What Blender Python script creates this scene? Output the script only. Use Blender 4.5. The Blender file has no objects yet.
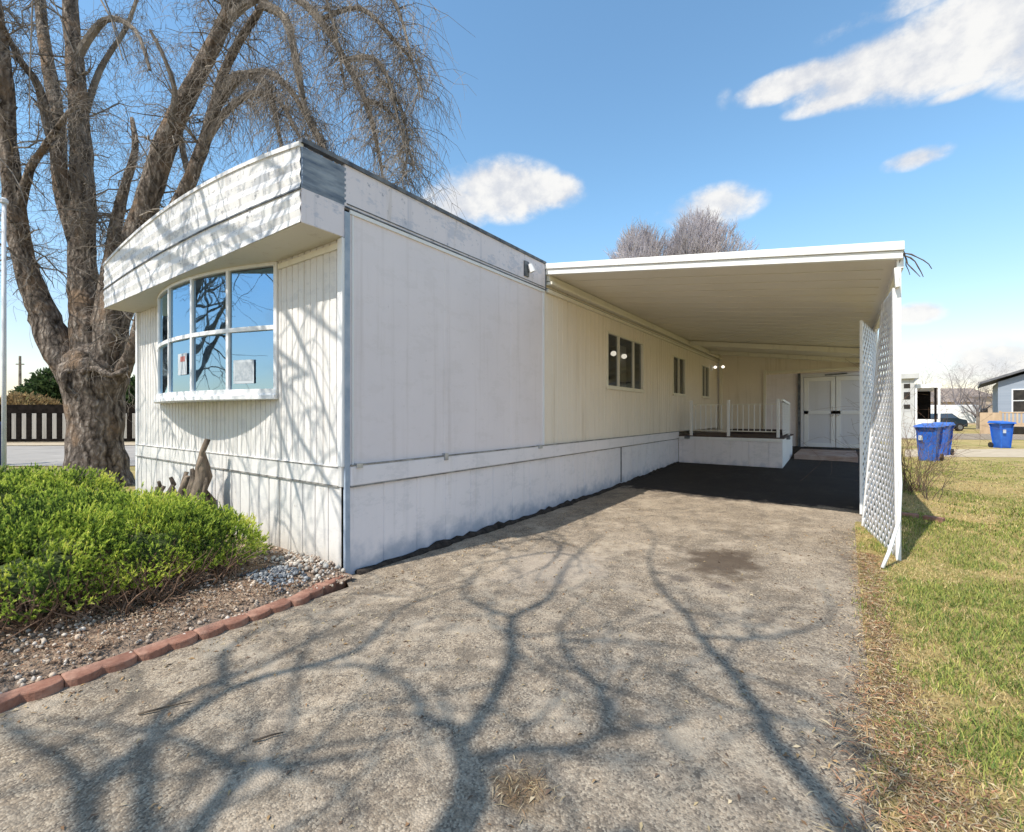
import bpy, bmesh, math, random
import numpy as np
from mathutils import Vector, Matrix, noise
random.seed(7); rng = np.random.default_rng(7)
R = math.radians
scene = bpy.context.scene
col = scene.collection

# ------------------------------------------------------------------ frame of reference
# origin: near ground corner of the mobile home; +x towards the carport, +y towards the back, z up
CAM = Vector((3.471, -2.386, 1.4)); F = 464.0
YAW = math.atan(332 / 464); cs, sn = math.cos(YAW), math.sin(YAW)
def at(px, py, Y):
    """world point seen at (px,py) at forward distance Y from the camera"""
    X = (px - 512) / F * Y
    return Vector((CAM.x + cs * X - sn * Y, CAM.y + sn * X + cs * Y, CAM.z + (414 - py) / F * Y))
def gnd(px, Y):
    p = at(px, 414, Y); p.z = G(p.x, p.y); return p
def G(x, y):
    """height of the ground"""
    z = 0.0
    if y > 3.5: z = 0.00743 * (min(y, 14.6) - 3.5) ** 1.64
    f = 1 - min(1, max(0, (x - 4.1) / 0.9))
    return z * f
SUN = Vector((.175, .78, -1.0)).normalized()

# ------------------------------------------------------------------ materials
def mat(name):
    m = bpy.data.materials.new(name); m.use_nodes = True
    nt = m.node_tree; b = nt.nodes['Principled BSDF']
    return m, nt, b
def N(nt, t, **kw):
    n = nt.nodes.new(t)
    for k, v in kw.items():
        if k.startswith('i_'):
            key = k[2:]
            n.inputs[int(key) if key.isdigit() else key].default_value = v
        else: setattr(n, k, v)
    return n
def L(nt, a, ao, b, bi): nt.links.new(a.outputs[ao], b.inputs[bi])
def ramp(nt, stops, interp='LINEAR'):
    r = nt.nodes.new('ShaderNodeValToRGB'); r.color_ramp.interpolation = interp
    el = r.color_ramp.elements
    el[0].position, el[0].color = stops[0][0], (*stops[0][1], 1)
    el[1].position, el[1].color = stops[-1][0], (*stops[-1][1], 1)
    for p, c in stops[1:-1]:
        e = el.new(p); e.color = (*c, 1)
    return r
def coords(nt, scale=(1, 1, 1), out='Object'):
    tc = nt.nodes.new('ShaderNodeTexCoord'); mp = N(nt, 'ShaderNodeMapping'); mp.inputs['Scale'].default_value = scale
    L(nt, tc, out, mp, 'Vector'); return mp
def noisy(name, c1, c2, scale=3, rough=.7, bump=0.0, bscale=None, stretch=(1, 1, 1), detail=6, lo=.35, hi=.65, metal=0, spec=.3, dist=.01):
    m, nt, b = mat(name); mp = coords(nt, stretch)
    n = N(nt, 'ShaderNodeTexNoise', i_Scale=scale, i_Detail=detail, i_Roughness=.6); L(nt, mp, 0, n, 'Vector')
    r = ramp(nt, [(lo, c1), (hi, c2)]); L(nt, n, 'Fac', r, 0); L(nt, r, 0, b, 'Base Color')
    b.inputs['Roughness'].default_value = rough; b.inputs['Metallic'].default_value = metal
    b.inputs['Specular IOR Level'].default_value = spec
    if bump:
        n2 = N(nt, 'ShaderNodeTexNoise', i_Scale=bscale or scale * 6, i_Detail=5); L(nt, mp, 0, n2, 'Vector')
        bp = N(nt, 'ShaderNodeBump', i_Strength=bump, i_Distance=dist); L(nt, n2, 'Fac', bp, 'Height'); L(nt, bp, 0, b, 'Normal')
    return m
def mixc(nt, fac, a, b, mode='MIX'):
    """fac: socket or float; a,b: socket or colour -> output socket"""
    n = nt.nodes.new('ShaderNodeMix'); n.data_type = 'RGBA'; n.blend_type = mode
    for sock, v in ((n.inputs[0], fac), (n.inputs[6], a), (n.inputs[7], b)):
        if isinstance(v, bpy.types.NodeSocket): nt.links.new(v, sock)
        elif isinstance(v, (int, float)): sock.default_value = v
        else: sock.default_value = (*v, 1)
    return n.outputs[2]
def vmath(nt, op, a, b=None, c=None):
    n = nt.nodes.new('ShaderNodeMath'); n.operation = op
    for i, v in enumerate((a, b, c)):
        if v is None: continue
        if isinstance(v, bpy.types.NodeSocket): nt.links.new(v, n.inputs[i])
        else: n.inputs[i].default_value = v
    return n.outputs[0]
def tnoise(nt, vec, scale, detail=5, rough=.6):
    n = N(nt, 'ShaderNodeTexNoise', i_Scale=scale, i_Detail=detail, i_Roughness=rough); nt.links.new(vec, n.inputs['Vector']); return n.outputs['Fac']
def smooth(nt, v, lo, hi):
    n = N(nt, 'ShaderNodeMapRange', interpolation_type='SMOOTHSTEP'); nt.links.new(v, n.inputs['Value'])
    n.inputs['From Min'].default_value = lo; n.inputs['From Max'].default_value = hi
    return n.outputs['Result']

def painted(name, base, dirt=(.33, .29, .23), wear=.35, rough=.55, stain_z=None, streak=True, spots=.0, peel=0, peel_c=(.40, .44, .52)):
    """painted metal / hardboard siding: faint colour drift, vertical run-off streaks, chips, splashed dirt near stain_z"""
    m, nt, b = mat(name)
    tc = nt.nodes.new('ShaderNodeTexCoord'); o = tc.outputs['Object']
    c = mixc(nt, tnoise(nt, o, 1.3), [q * .9 for q in base], [min(1, q * 1.06) for q in base])
    if streak:
        mp = coords(nt, (9, 9, .35)); s = smooth(nt, tnoise(nt, mp.outputs[0], 1.0, 4), .52, .8)
        c = mixc(nt, vmath(nt, 'MULTIPLY', s, wear), c, dirt)
    ch = smooth(nt, tnoise(nt, o, 14, 6, .7), .66 - spots, .72 - spots)
    c = mixc(nt, vmath(nt, 'MULTIPLY', ch, wear + .15), c, [q * .8 for q in dirt])
    if peel:
        mpp = coords(nt, (1.0, 1.0, 2.2)); pn = vmath(nt, 'ADD', vmath(nt, 'MULTIPLY', tnoise(nt, mpp.outputs[0], 2.6, 8, .72), .75), vmath(nt, 'MULTIPLY', tnoise(nt, mpp.outputs[0], 13, 6, .75), .25))
        c = mixc(nt, vmath(nt, 'MULTIPLY', smooth(nt, pn, .515, .575), peel), c, peel_c)
        mpq = coords(nt, (7, 7, .5)); c = mixc(nt, vmath(nt, 'MULTIPLY', smooth(nt, tnoise(nt, mpq.outputs[0], 1.3, 6, .7), .56, .70), peel * .7), c, (.42, .36, .29))
    if stain_z:
        sx = N(nt, 'ShaderNodeSeparateXYZ'); nt.links.new(o, sx.inputs[0])
        h = vmath(nt, 'ADD', sx.outputs['Z'], vmath(nt, 'MULTIPLY', vmath(nt, 'SUBTRACT', tnoise(nt, o, 5, 5), .5), stain_z[2]))
        g = N(nt, 'ShaderNodeMapRange', interpolation_type='SMOOTHSTEP'); nt.links.new(h, g.inputs[0])
        g.inputs[1].default_value = stain_z[1]; g.inputs[2].default_value = stain_z[0]
        c = mixc(nt, vmath(nt, 'MULTIPLY', g.outputs[0], stain_z[3]), c, stain_z[4])
    nt.links.new(c, b.inputs['Base Color']); b.inputs['Roughness'].default_value = rough
    b.inputs['Specular IOR Level'].default_value = .3
    bp = N(nt, 'ShaderNodeBump', i_Strength=.25, i_Distance=.006); nt.links.new(tnoise(nt, o, 6, 4), bp.inputs['Height']); L(nt, bp, 0, b, 'Normal')
    return m
M = {}
M['front_white'] = painted('front_white', (.72, .695, .665), (.36, .31, .26), .42, stain_z=(0.0, .35, .25, .5, (.38, .34, .28)), peel=.30, peel_c=(.47, .47, .48))
M['skirt_white'] = painted('skirt_white', (.82, .78, .80), (.30, .34, .42), .22, stain_z=(.02, .30, .45, .75, (.24, .31, .42)), peel=.22, peel_c=(.50, .50, .52))
M['side_grey'] = painted('side_grey', (.80, .74, .755), (.50, .44, .42), .35, peel=.16, peel_c=(.60, .55, .53))
M['beige'] = painted('beige', (.83, .75, .645), (.40, .31, .19), .45)
M['cream'] = painted('cream', (.78, .74, .63), (.42, .36, .26), .35)
M['fascia'] = painted('fascia', (.76, .75, .74), (.30, .30, .33), .6, spots=.07, peel=.62, peel_c=(.36, .38, .43))
M['fascia_side'] = painted('fascia_side', (.76, .71, .74), (.30, .33, .42), .5, spots=.06, peel=.5, peel_c=(.42, .46, .56))
M['louvre_shaded_blue'] = noisy('louvre_shaded_blue', (.10, .15, .24), (.33, .40, .50), 8, .5, stretch=(1, .4, 2))  # bluish louvres, their colour darkened for the shade on this side
M['trim_white'] = painted('trim_white', (.80, .80, .80), (.35, .33, .30), .25)
M['trim_blue'] = noisy('trim_blue', (.27, .34, .43), (.42, .48, .56), 5, .5)
M['trim_dark'] = noisy('trim_dark', (.06, .07, .09), (.20, .21, .22), 9, .6)
M['seam'] = noisy('seam', (.14, .13, .12), (.42, .40, .37), 7, .8)
M['soffit'] = painted('soffit', (.66, .62, .52), (.36, .29, .20), .35)
M['carport_ceiling'] = noisy('carport_ceiling', (.76, .71, .615), (.80, .75, .66), 1.2, .45)
M['carport_white'] = painted('carport_white', (.84, .83, .80), (.5, .45, .4), .15)
M['lattice'] = noisy('lattice', (.62, .64, .68), (.76, .77, .80), 5, .55)
M['dark'] = noisy('dark', (.015, .013, .012), (.04, .035, .03), 3, .8)
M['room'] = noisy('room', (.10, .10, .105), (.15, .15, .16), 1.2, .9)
M['curtain'] = noisy('curtain', (.42, .40, .36), (.55, .53, .48), 6, .9, stretch=(8, 8, .3))
M['dome_twig'] = noisy('dome_twig', (.38, .35, .37), (.52, .48, .51), .5, .9)
M['deck'] = noisy('deck', (.06, .045, .045), (.12, .09, .08), 6, .8, .2)
M['door_white'] = painted('door_white', (.66, .66, .70), (.4, .38, .36), .2)
M['metal'] = noisy('metal', (.35, .36, .38), (.55, .56, .58), 8, .4, metal=.7)
M['pole'] = noisy('pole', (.55, .56, .58), (.68, .69, .70), 5, .45)
M['dark_wood'] = noisy('dark_wood', (.006, .005, .004), (.018, .014, .012), 5, .9, .2, spec=.04)
M['grey_wood'] = noisy('grey_wood', (.36, .34, .31), (.50, .48, .44), 3, .85, .2, stretch=(1, 1, .2))
M['tan_wood'] = noisy('tan_wood', (.42, .30, .19), (.55, .41, .27), 3, .85, .2, stretch=(1, 1, .2))
M['drift'] = noisy('drift', (.025, .018, .013), (.26, .20, .15), 8, .9, .8, 16, stretch=(1, 1, .35), dist=.03)
M['drift_dark'] = noisy('drift_dark', (.03, .022, .018), (.11, .07, .045), 9, .95, .6, 18, dist=.02)
M['black_soil'] = noisy('black_soil', (.012, .010, .009), (.06, .048, .04), 14, .95, .8, 40, dist=.02)
M['brick'] = noisy('brick', (.19, .075, .048), (.44, .26, .19), 7, .9, .5, 60, lo=.3, hi=.72)
M['twig'] = noisy('twig', (.10, .085, .072), (.33, .285, .24), 2.0, .9)
M['deadtwig'] = noisy('deadtwig', (.10, .055, .035), (.25, .165, .115), 9, .9)
M['far_twig'] = noisy('far_twig', (.15, .13, .135), (.25, .22, .22), .5, .9)
M['blue_plastic'] = noisy('blue_plastic', (.012, .085, .40), (.025, .13, .50), 3, .38, spec=.5)
M['rubber'] = noisy('rubber', (.015, .015, .016), (.03, .03, .03), 5, .8)
M['car_dark'] = noisy('car_dark', (.02, .035, .05), (.04, .055, .07), 1, .2, spec=.6)
M['house_blue'] = noisy('house_blue', (.24, .28, .34), (.29, .33, .39), .6, .8, stretch=(.2, .2, 6))
M['roof_grey'] = noisy('roof_grey', (.10, .10, .11), (.16, .16, .17), 4, .9)
M['roof_tan'] = noisy('roof_tan', (.26, .20, .16), (.34, .27, .22), 3, .9)
M['house_tan'] = noisy('house_tan', (.46, .36, .28), (.54, .44, .34), 1, .85)
M['evergreen'] = noisy('evergreen', (.035, .065, .022), (.085, .13, .045), 1.2, .8)
M['tan_hedge'] = noisy('tan_hedge', (.22, .14, .065), (.36, .25, .12), 1.2, .9)
M['stick'] = noisy('stick', (.06, .045, .035), (.14, .11, .08), 9, .9)
M['slab'] = noisy('slab', (.32, .22, .18), (.44, .34, .29), 3, .9, .2)
M['paper'] = noisy('paper', (.46, .50, .54), (.52, .55, .58), 2, .8)
M['red_ink'] = noisy('red_ink', (.45, .12, .12), (.50, .18, .16), 5, .8)
M['grey_ink'] = noisy('grey_ink', (.30, .34, .38), (.44, .47, .50), 30, .8)
M['far_white'] = noisy('far_white', (.42, .42, .42), (.52, .52, .51), 1.5, .8)
M['navy'] = noisy('navy', (.02, .03, .09), (.03, .045, .13), 5, .5)

def glass(name, refl, tint, gcol=(.85, .92, 1.0)):
    m, nt, b = mat(name)
    tr = N(nt, 'ShaderNodeBsdfTransparent'); tr.inputs[0].default_value = (*tint, 1)
    gl = N(nt, 'ShaderNodeBsdfGlossy', i_Roughness=.015); gl.inputs[0].default_value = (*gcol, 1)
    mp = coords(nt, (1, 1, 1)); bp = N(nt, 'ShaderNodeBump', i_Strength=.05, i_Distance=.05)
    nt.links.new(tnoise(nt, mp.outputs[0], 1.6, 2), bp.inputs['Height']); L(nt, bp, 0, gl, 'Normal')
    fr = N(nt, 'ShaderNodeFresnel', i_IOR=1.5)
    mx = N(nt, 'ShaderNodeMixShader'); nt.links.new(vmath(nt, 'ADD', fr.outputs[0], refl), mx.inputs[0]); L(nt, tr, 0, mx, 1); L(nt, gl, 0, mx, 2)
    L(nt, mx, 0, nt.nodes['Material Output'], 0); return m
M['glass'] = glass('glass', .40, (.36, .50, .68), (.50, .76, 1.0))
M['glass_dim'] = glass('glass_dim', .10, (.6, .6, .58))
def emit(name, c, s):
    m, nt, b = mat(name); b.inputs['Base Color'].default_value = (*c, 1)
    b.inputs['Emission Color'].default_value = (*c, 1); b.inputs['Emission Strength'].default_value = s; return m
M['bulb'] = emit('bulb', (1, .93, .8), .75)

def bark_mat():
    m, nt, b = mat('bark')
    mp = coords(nt, (1, 1, .22)); v = N(nt, 'ShaderNodeTexVoronoi', i_Scale=15, feature='F1'); 
    o = nt.nodes.new('ShaderNodeTexCoord').outputs['Object']
    wv = N(nt, 'ShaderNodeVectorMath', operation='ADD'); L(nt, mp, 0, wv, 0)
    nn = N(nt, 'ShaderNodeTexNoise', i_Scale=4, i_Detail=5); nt.links.new(o, nn.inputs['Vector'])
    sc = N(nt, 'ShaderNodeVectorMath', operation='SCALE'); L(nt, nn, 'Color', sc, 0); sc.inputs['Scale'].default_value = .22
    L(nt, sc, 0, wv, 1); L(nt, wv, 0, v, 'Vector')
    fine = tnoise(nt, mp.outputs[0], 26, 6, .7)
    h = vmath(nt, 'ADD', vmath(nt, 'MULTIPLY', v.outputs['Distance'], -.8), vmath(nt, 'MULTIPLY', fine, .6))
    r = ramp(nt, [(.0, (.045, .036, .03)), (.42, (.22, .18, .15)), (.75, (.47, .41, .355))])
    nt.links.new(vmath(nt, 'ADD', h, .42), r.inputs[0])
    c = mixc(nt, smooth(nt, tnoise(nt, o, 1.7, 4), .5, .68), r.outputs[0], (.25, .175, .12))
    nt.links.new(c, b.inputs['Base Color']); b.inputs['Roughness'].default_value = .95; b.inputs['Specular IOR Level'].default_value = .1
    bp = N(nt, 'ShaderNodeBump', i_Strength=1.0, i_Distance=.05); nt.links.new(h, bp.inputs['Height']); L(nt, bp, 0, b, 'Normal')
    return m
M['bark'] = bark_mat()

def asphalt():
    m, nt, b = mat('asphalt'); o = nt.nodes.new('ShaderNodeTexCoord').outputs['Object']
    big = tnoise(nt, o, .9, 5, .6); mid = tnoise(nt, o, 5, 6, .65)
    c = mixc(nt, smooth(nt, big, .35, .68), (.25, .195, .14), (.375, .30, .22))
    c = mixc(nt, smooth(nt, mid, .45, .62), c, (.285, .232, .176))
    # exposed stone chips
    v = N(nt, 'ShaderNodeTexVoronoi', i_Scale=115); nt.links.new(o, v.inputs['Vector'])
    sx = N(nt, 'ShaderNodeSeparateColor'); L(nt, v, 'Color', sx, 0)
    c = mixc(nt, vmath(nt, 'MULTIPLY', smooth(nt, sx.outputs[0], .60, .72), .62), c, (.50, .42, .32))
    c = mixc(nt, vmath(nt, 'MULTIPLY', smooth(nt, sx.outputs[1], .70, .80), .72), c, (.10, .082, .066))
    v2 = N(nt, 'ShaderNodeTexVoronoi', i_Scale=240); nt.links.new(o, v2.inputs['Vector'])
    s2 = N(nt, 'ShaderNodeSeparateColor'); L(nt, v2, 'Color', s2, 0)
    c = mixc(nt, vmath(nt, 'MULTIPLY', s2.outputs[2], .45), c, mixc(nt, .5, c, (.10, .09, .08)))
    # worn patches of pale binder, dark tar patches
    c = mixc(nt, vmath(nt, 'MULTIPLY', smooth(nt, tnoise(nt, o, 2.3, 7, .7), .52, .66), .65), c, (.47, .39, .30))
    c = mixc(nt, vmath(nt, 'MULTIPLY', smooth(nt, tnoise(nt, o, 2.7, 7, .74), .53, .68), .55), c, (.125, .10, .08))
    mot = vmath(nt, 'ADD', vmath(nt, 'MULTIPLY', tnoise(nt, o, 1.6, 9, .78), .6), vmath(nt, 'MULTIPLY', tnoise(nt, o, 6.5, 7, .8), .4))
    c = mixc(nt, vmath(nt, 'MULTIPLY', smooth(nt, mot, .50, .60), .62), c, (.13, .108, .085))
    c = mixc(nt, vmath(nt, 'MULTIPLY', smooth(nt, vmath(nt, 'SUBTRACT', 1, mot), .51, .60), .6), c, (.43, .36, .275))
    # oil stains, pale and dark patches of a definite place and shape
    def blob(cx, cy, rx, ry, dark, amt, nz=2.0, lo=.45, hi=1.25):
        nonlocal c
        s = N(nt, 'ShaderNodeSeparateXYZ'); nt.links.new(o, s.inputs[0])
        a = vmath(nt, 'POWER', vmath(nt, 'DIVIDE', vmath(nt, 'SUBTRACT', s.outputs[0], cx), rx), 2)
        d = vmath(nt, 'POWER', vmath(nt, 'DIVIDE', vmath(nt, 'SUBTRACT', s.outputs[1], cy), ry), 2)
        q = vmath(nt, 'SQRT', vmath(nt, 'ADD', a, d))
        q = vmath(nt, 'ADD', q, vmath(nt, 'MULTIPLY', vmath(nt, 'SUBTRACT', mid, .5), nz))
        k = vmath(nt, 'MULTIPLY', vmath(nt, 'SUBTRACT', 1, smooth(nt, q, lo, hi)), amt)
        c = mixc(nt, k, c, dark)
    blob(2.55, 2.28, .38, .52, (.085, .062, .045), .9)
    blob(2.35, 1.62, .10, .10, (.10, .08, .07), .6); blob(2.68, 1.62, .12, .09, (.10, .08, .07), .6)
    blob(1.3, 1.3, .5, .6, (.45, .38, .31), .5)
    blob(1.9, 10.2, 5.5, 4.75, (.030, .027, .027), .94, .25, .92, 1.0)  # near-black asphalt under the carport; its edge paints in the roof's shadow
    blob(2.5, -.97, .13, .10, (.17, .11, .055), .7)
    # cracks
    mp = coords(nt, (1, 1, 1)); ad = N(nt, 'ShaderNodeVectorMath', operation='ADD'); L(nt, mp, 0, ad, 0)
    nz = N(nt, 'ShaderNodeTexNoise', i_Scale=3.5, i_Detail=5); nt.links.new(o, nz.inputs['Vector'])
    sl = N(nt, 'ShaderNodeVectorMath', operation='SCALE'); L(nt, nz, 'Color', sl, 0); sl.inputs['Scale'].default_value = .5; L(nt, sl, 0, ad, 1)
    vc = N(nt, 'ShaderNodeTexVoronoi', i_Scale=.75, feature='DISTANCE_TO_EDGE'); L(nt, ad, 0, vc, 'Vector')
    cr = vmath(nt, 'SUBTRACT', 1, smooth(nt, vc.outputs['Distance'], .0, .012))
    c = mixc(nt, vmath(nt, 'MULTIPLY', cr, .28), c, (.10, .085, .075))
    nt.links.new(c, b.inputs['Base Color']); b.inputs['Roughness'].default_value = .93; b.inputs['Specular IOR Level'].default_value = .15
    h = vmath(nt, 'ADD', vmath(nt, 'MULTIPLY', v.outputs['Distance'], -.7), vmath(nt, 'MULTIPLY', mid, .8))
    bp = N(nt, 'ShaderNodeBump', i_Strength=.55, i_Distance=.010); nt.links.new(h, bp.inputs['Height']); L(nt, bp, 0, b, 'Normal')
    return m
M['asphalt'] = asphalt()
M['street'] = noisy('street', (.29, .26, .23), (.37, .335, .295), 1.2, .95, .3, 60)

def lawn_mat():
    m, nt, b = mat('lawn'); o = nt.nodes.new('ShaderNodeTexCoord').outputs['Object']
    big = tnoise(nt, o, .55, 4, .55); fine = tnoise(nt, o, 9, 6, .75)
    c = mixc(nt, smooth(nt, big, .46, .66), (.48, .37, .16), (.22, .24, .05))
    c = mixc(nt, smooth(nt, fine, .40, .66), c, (.48, .36, .17))
    c = mixc(nt, vmath(nt, 'MULTIPLY', smooth(nt, tnoise(nt, o, 34, 5, .75), .45, .65), .65), c, (.12, .10, .04))
    nt.links.new(c, b.inputs['Base Color']); b.inputs['Roughness'].default_value = .95; b.inputs['Specular IOR Level'].default_value = .1
    bp = N(nt, 'ShaderNodeBump', i_Strength=.8, i_Distance=.04); nt.links.new(tnoise(nt, o, 24, 6, .8), bp.inputs['Height']); L(nt, bp, 0, b, 'Normal')
    return m
M['lawn'] = lawn_mat()
M['soil'] = noisy('soil', (.13, .085, .06), (.36, .27, .20), 9, .95, .8, 45, lo=.3, hi=.7, dist=.03)
M['gravel_strip'] = noisy('gravel_strip', (.40, .32, .22), (.52, .43, .31), 3, .95, .4, 30)

def attr_mat(name, rough=.7, trans=.0, spec=.2):
    m, nt, b = mat(name); a = N(nt, 'ShaderNodeVertexColor', layer_name='Col')
    L(nt, a, 0, b, 'Base Color'); b.inputs['Roughness'].default_value = rough; b.inputs['Specular IOR Level'].default_value = spec
    if trans:
        t = N(nt, 'ShaderNodeBsdfTranslucent'); L(nt, a, 0, t, 0); mx = N(nt, 'ShaderNodeMixShader'); mx.inputs[0].default_value = trans
        L(nt, b, 0, mx, 1); L(nt, t, 0, mx, 2); L(nt, mx, 0, nt.nodes['Material Output'], 0)
    return m
M['blade'] = attr_mat('blade', .75, .25)
M['juniper'] = attr_mat('juniper', .7, .45)
M['stone'] = attr_mat('stone', .85)
M['debris'] = attr_mat('debris', .9)

# ------------------------------------------------------------------ object helpers
def tag(o, label=None, cat=None, group=None, kind=None):
    if label: o['label'] = label
    if cat: o['category'] = cat
    if group: o['group'] = group
    if kind: o['kind'] = kind
    return o
def empty(name, loc, label, cat, group=None, rz=0):
    o = bpy.data.objects.new(name, None); col.objects.link(o); o.location = loc; o.rotation_euler.z = rz; o.empty_display_size = .2
    return tag(o, label, cat, group)
def link(name, me, m, parent=None, keep=True):
    if m: me.materials.append(m)
    o = bpy.data.objects.new(name, me); col.objects.link(o)
    if parent:
        o.parent = parent
        if keep:   # geometry was written in world coordinates
            bpy.context.view_layer.update(); o.matrix_parent_inverse = parent.matrix_world.inverted()
    return o
def pieces(name, m, parent, boxes, bevel=0):
    for b in boxes: MB().box(*b).build(name, m, parent, bevel=bevel)
class MB:
    def __init__(s): s.v = []; s.f = []
    def add(s, vs, fs):
        k = len(s.v); s.v += [tuple(v) for v in vs]; s.f += [tuple(i + k for i in f) for f in fs]; return s
    def box(s, x0, x1, y0, y1, z0, z1):
        return s.add([(x0, y0, z0), (x1, y0, z0), (x1, y1, z0), (x0, y1, z0), (x0, y0, z1), (x1, y0, z1), (x1, y1, z1), (x0, y1, z1)],
                     [(3, 2, 1, 0), (4, 5, 6, 7), (0, 1, 5, 4), (1, 2, 6, 5), (2, 3, 7, 6), (3, 0, 4, 7)])
    def obox(s, c, ax, ay, az, hx, hy, hz):
        c, ax, ay, az = Vector(c), Vector(ax), Vector(ay), Vector(az)
        vs = [c + ax * hx * i + ay * hy * j + az * hz * k for k in (-1, 1) for (i, j) in ((-1, -1), (1, -1), (1, 1), (-1, 1))]
        return s.add(vs, [(3, 2, 1, 0), (4, 5, 6, 7), (0, 1, 5, 4), (1, 2, 6, 5), (2, 3, 7, 6), (3, 0, 4, 7)])
    def bar(s, a, b, w, h=None, up=(0, 0, 1)):
        a, b = Vector(a), Vector(b); d = b - a; l = d.length; d.normalize(); u = Vector(up)
        if abs(d.dot(u)) > .99: u = Vector((1, 0, 0))
        sx = d.cross(u).normalized(); u = sx.cross(d)
        return s.obox((a + b) / 2, sx, d, u, w / 2, l / 2, (h or w) / 2)
    def prism(s, pts, y0, y1, axis='y'):
        """pts: closed outline (a,b); extruded along axis"""
        n = len(pts); f = {'y': lambda a, b, t: (a, t, b), 'x': lambda a, b, t: (t, a, b), 'z': lambda a, b, t: (a, b, t)}[axis]
        vs = [f(a, b, y0) for a, b in pts] + [f(a, b, y1) for a, b in pts]
        return s.add(vs, [tuple(range(n)), tuple(range(2 * n - 1, n - 1, -1))] + [(i, i + n, (i + 1) % n + n, (i + 1) % n) for i in range(n)])
    def tube(s, pts, rad, n=6, wob=0, cap=True):
        pts = [Vector(p) for p in pts]; k0 = len(s.v); u = None
        for i, p in enumerate(pts):
            d = (pts[min(i + 1, len(pts) - 1)] - pts[max(i - 1, 0)])
            if d.length < 1e-6: d = Vector((0, 0, 1))
            d.normalize()
            if u is None:
                u = d.orthogonal().normalized()
            u = (u - d * u.dot(d)); u = u.normalized() if u.length > 1e-5 else d.orthogonal().normalized()
            w = d.cross(u); r = rad[i] if isinstance(rad, (list, tuple)) else rad
            for j in range(n):
                a = 2 * math.pi * j / n; q = u * math.cos(a) + w * math.sin(a); rr = r
                if wob: rr = r * (1 + wob * (noise.noise((p + q * r) * 2.2 / max(.12, r) * .35) + .6 * noise.noise((p * .5 + q * r * 3) * 3)))
                s.v.append(tuple(p + q * rr))
            if i:
                a0 = k0 + (i - 1) * n
                for j in range(n): s.f.append((a0 + j, a0 + (j + 1) % n, a0 + n + (j + 1) % n, a0 + n + j))
        if cap and n > 3:
            s.f.append(tuple(k0 + j for j in range(n))[::-1]); e = k0 + (len(pts) - 1) * n; s.f.append(tuple(e + j for j in range(n)))
        return s
    def lathe(s, c, prof, n=16):
        c = Vector(c); k0 = len(s.v)
        for (r, z) in prof:
            for j in range(n):
                a = 2 * math.pi * j / n; s.v.append((c.x + r * math.cos(a), c.y + r * math.sin(a), c.z + z))
        for i in range(len(prof) - 1):
            for j in range(n):
                a, b2 = k0 + i * n + j, k0 + i * n + (j + 1) % n; s.f.append((a, b2, b2 + n, a + n))
        s.f.append(tuple(k0 + j for j in range(n))[::-1]); e = k0 + (len(prof) - 1) * n; s.f.append(tuple(e + j for j in range(n)))
        return s
    def mesh(s, name):
        me = bpy.data.meshes.new(name); me.from_pydata(s.v, [], s.f); me.update(); return me
    def build(s, name, m, parent=None, smooth=False, bevel=0):
        me = s.mesh(name)
        if smooth: me.polygons.foreach_set('use_smooth', [True] * len(me.polygons))
        o = link(name, me, m, parent)
        if bevel:
            bv = o.modifiers.new('bevel', 'BEVEL'); bv.width = bevel; bv.segments = 2; bv.limit_method = 'ANGLE'
        return o
def np_mesh(name, V, Fc, m, parent=None, colors=None):
    """V (n,3); Fc (m,k) k-gons; colors (n,3) per vertex"""
    me = bpy.data.meshes.new(name); me.vertices.add(len(V)); me.vertices.foreach_set('co', np.ascontiguousarray(V, dtype=np.float32).ravel())
    k = Fc.shape[1]; me.loops.add(Fc.size); me.loops.foreach_set('vertex_index', np.ascontiguousarray(Fc, dtype=np.int32).ravel())
    me.polygons.add(len(Fc)); me.polygons.foreach_set('loop_start', np.arange(0, Fc.size, k, dtype=np.int32))
    me.update(calc_edges=True); me.validate()
    if colors is not None:
        a = me.color_attributes.new('Col', 'FLOAT_COLOR', 'POINT'); c4 = np.ones((len(V), 4), dtype=np.float32); c4[:, :3] = colors
        a.data.foreach_set('color', c4.ravel())
    return link(name, me, m, parent)
def copy_tree(o, parent=None):
    c = o.copy(); col.objects.link(c)
    if parent: c.parent = parent
    for ch in o.children: copy_tree(ch, c)
    return c

# ------------------------------------------------------------------ ground
DX0, DX1 = .27, 3.62      # driveway sides
def spaced(lo, hi, fine0, fine1, step, grow=1.25):
    a = list(np.arange(fine0, fine1 + 1e-6, step)); s = step; x = fine0
    while x > lo: s *= grow; x -= s; a.insert(0, x)
    s = step; x = a[-1]
    while x < hi: s *= grow; x += s; a.append(x)
    return np.array(a)
xs = spaced(-420, 420, -9, 12, .25); ys = spaced(-420, 420, -5, 18, .25)
xs = np.array(sorted(set(np.round(xs, 4)) | {DX1 - .10, DX1 - .02, DX1 + .10, DX1 + .18, DX1 + .24})); V = []
for y in ys:
    for x in xs:
        z = G(x, y)
        if -.2 < x < DX1 - .05 + (.24 if y > 5.2 else 0) and -60 < y < 14.4: z -= .05
        elif x >= DX1 - .05 and abs(y) < 40 and y < 14: z += .012 + .03 * (noise.noise((x * .6, y * .6, 0)) + .3) * min(1, max(0, (x - DX1) / .5))
        V.append((x, y, z))
nx, ny = len(xs), len(ys); Fq = np.array([(j * nx + i, j * nx + i + 1, (j + 1) * nx + i + 1, (j + 1) * nx + i) for j in range(ny - 1) for i in range(nx - 1)])
o = np_mesh('lawn', np.array(V), Fq, M['lawn']); tag(o, kind='structure'); o.data.polygons.foreach_set('use_smooth', [True] * len(o.data.polygons))

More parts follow.
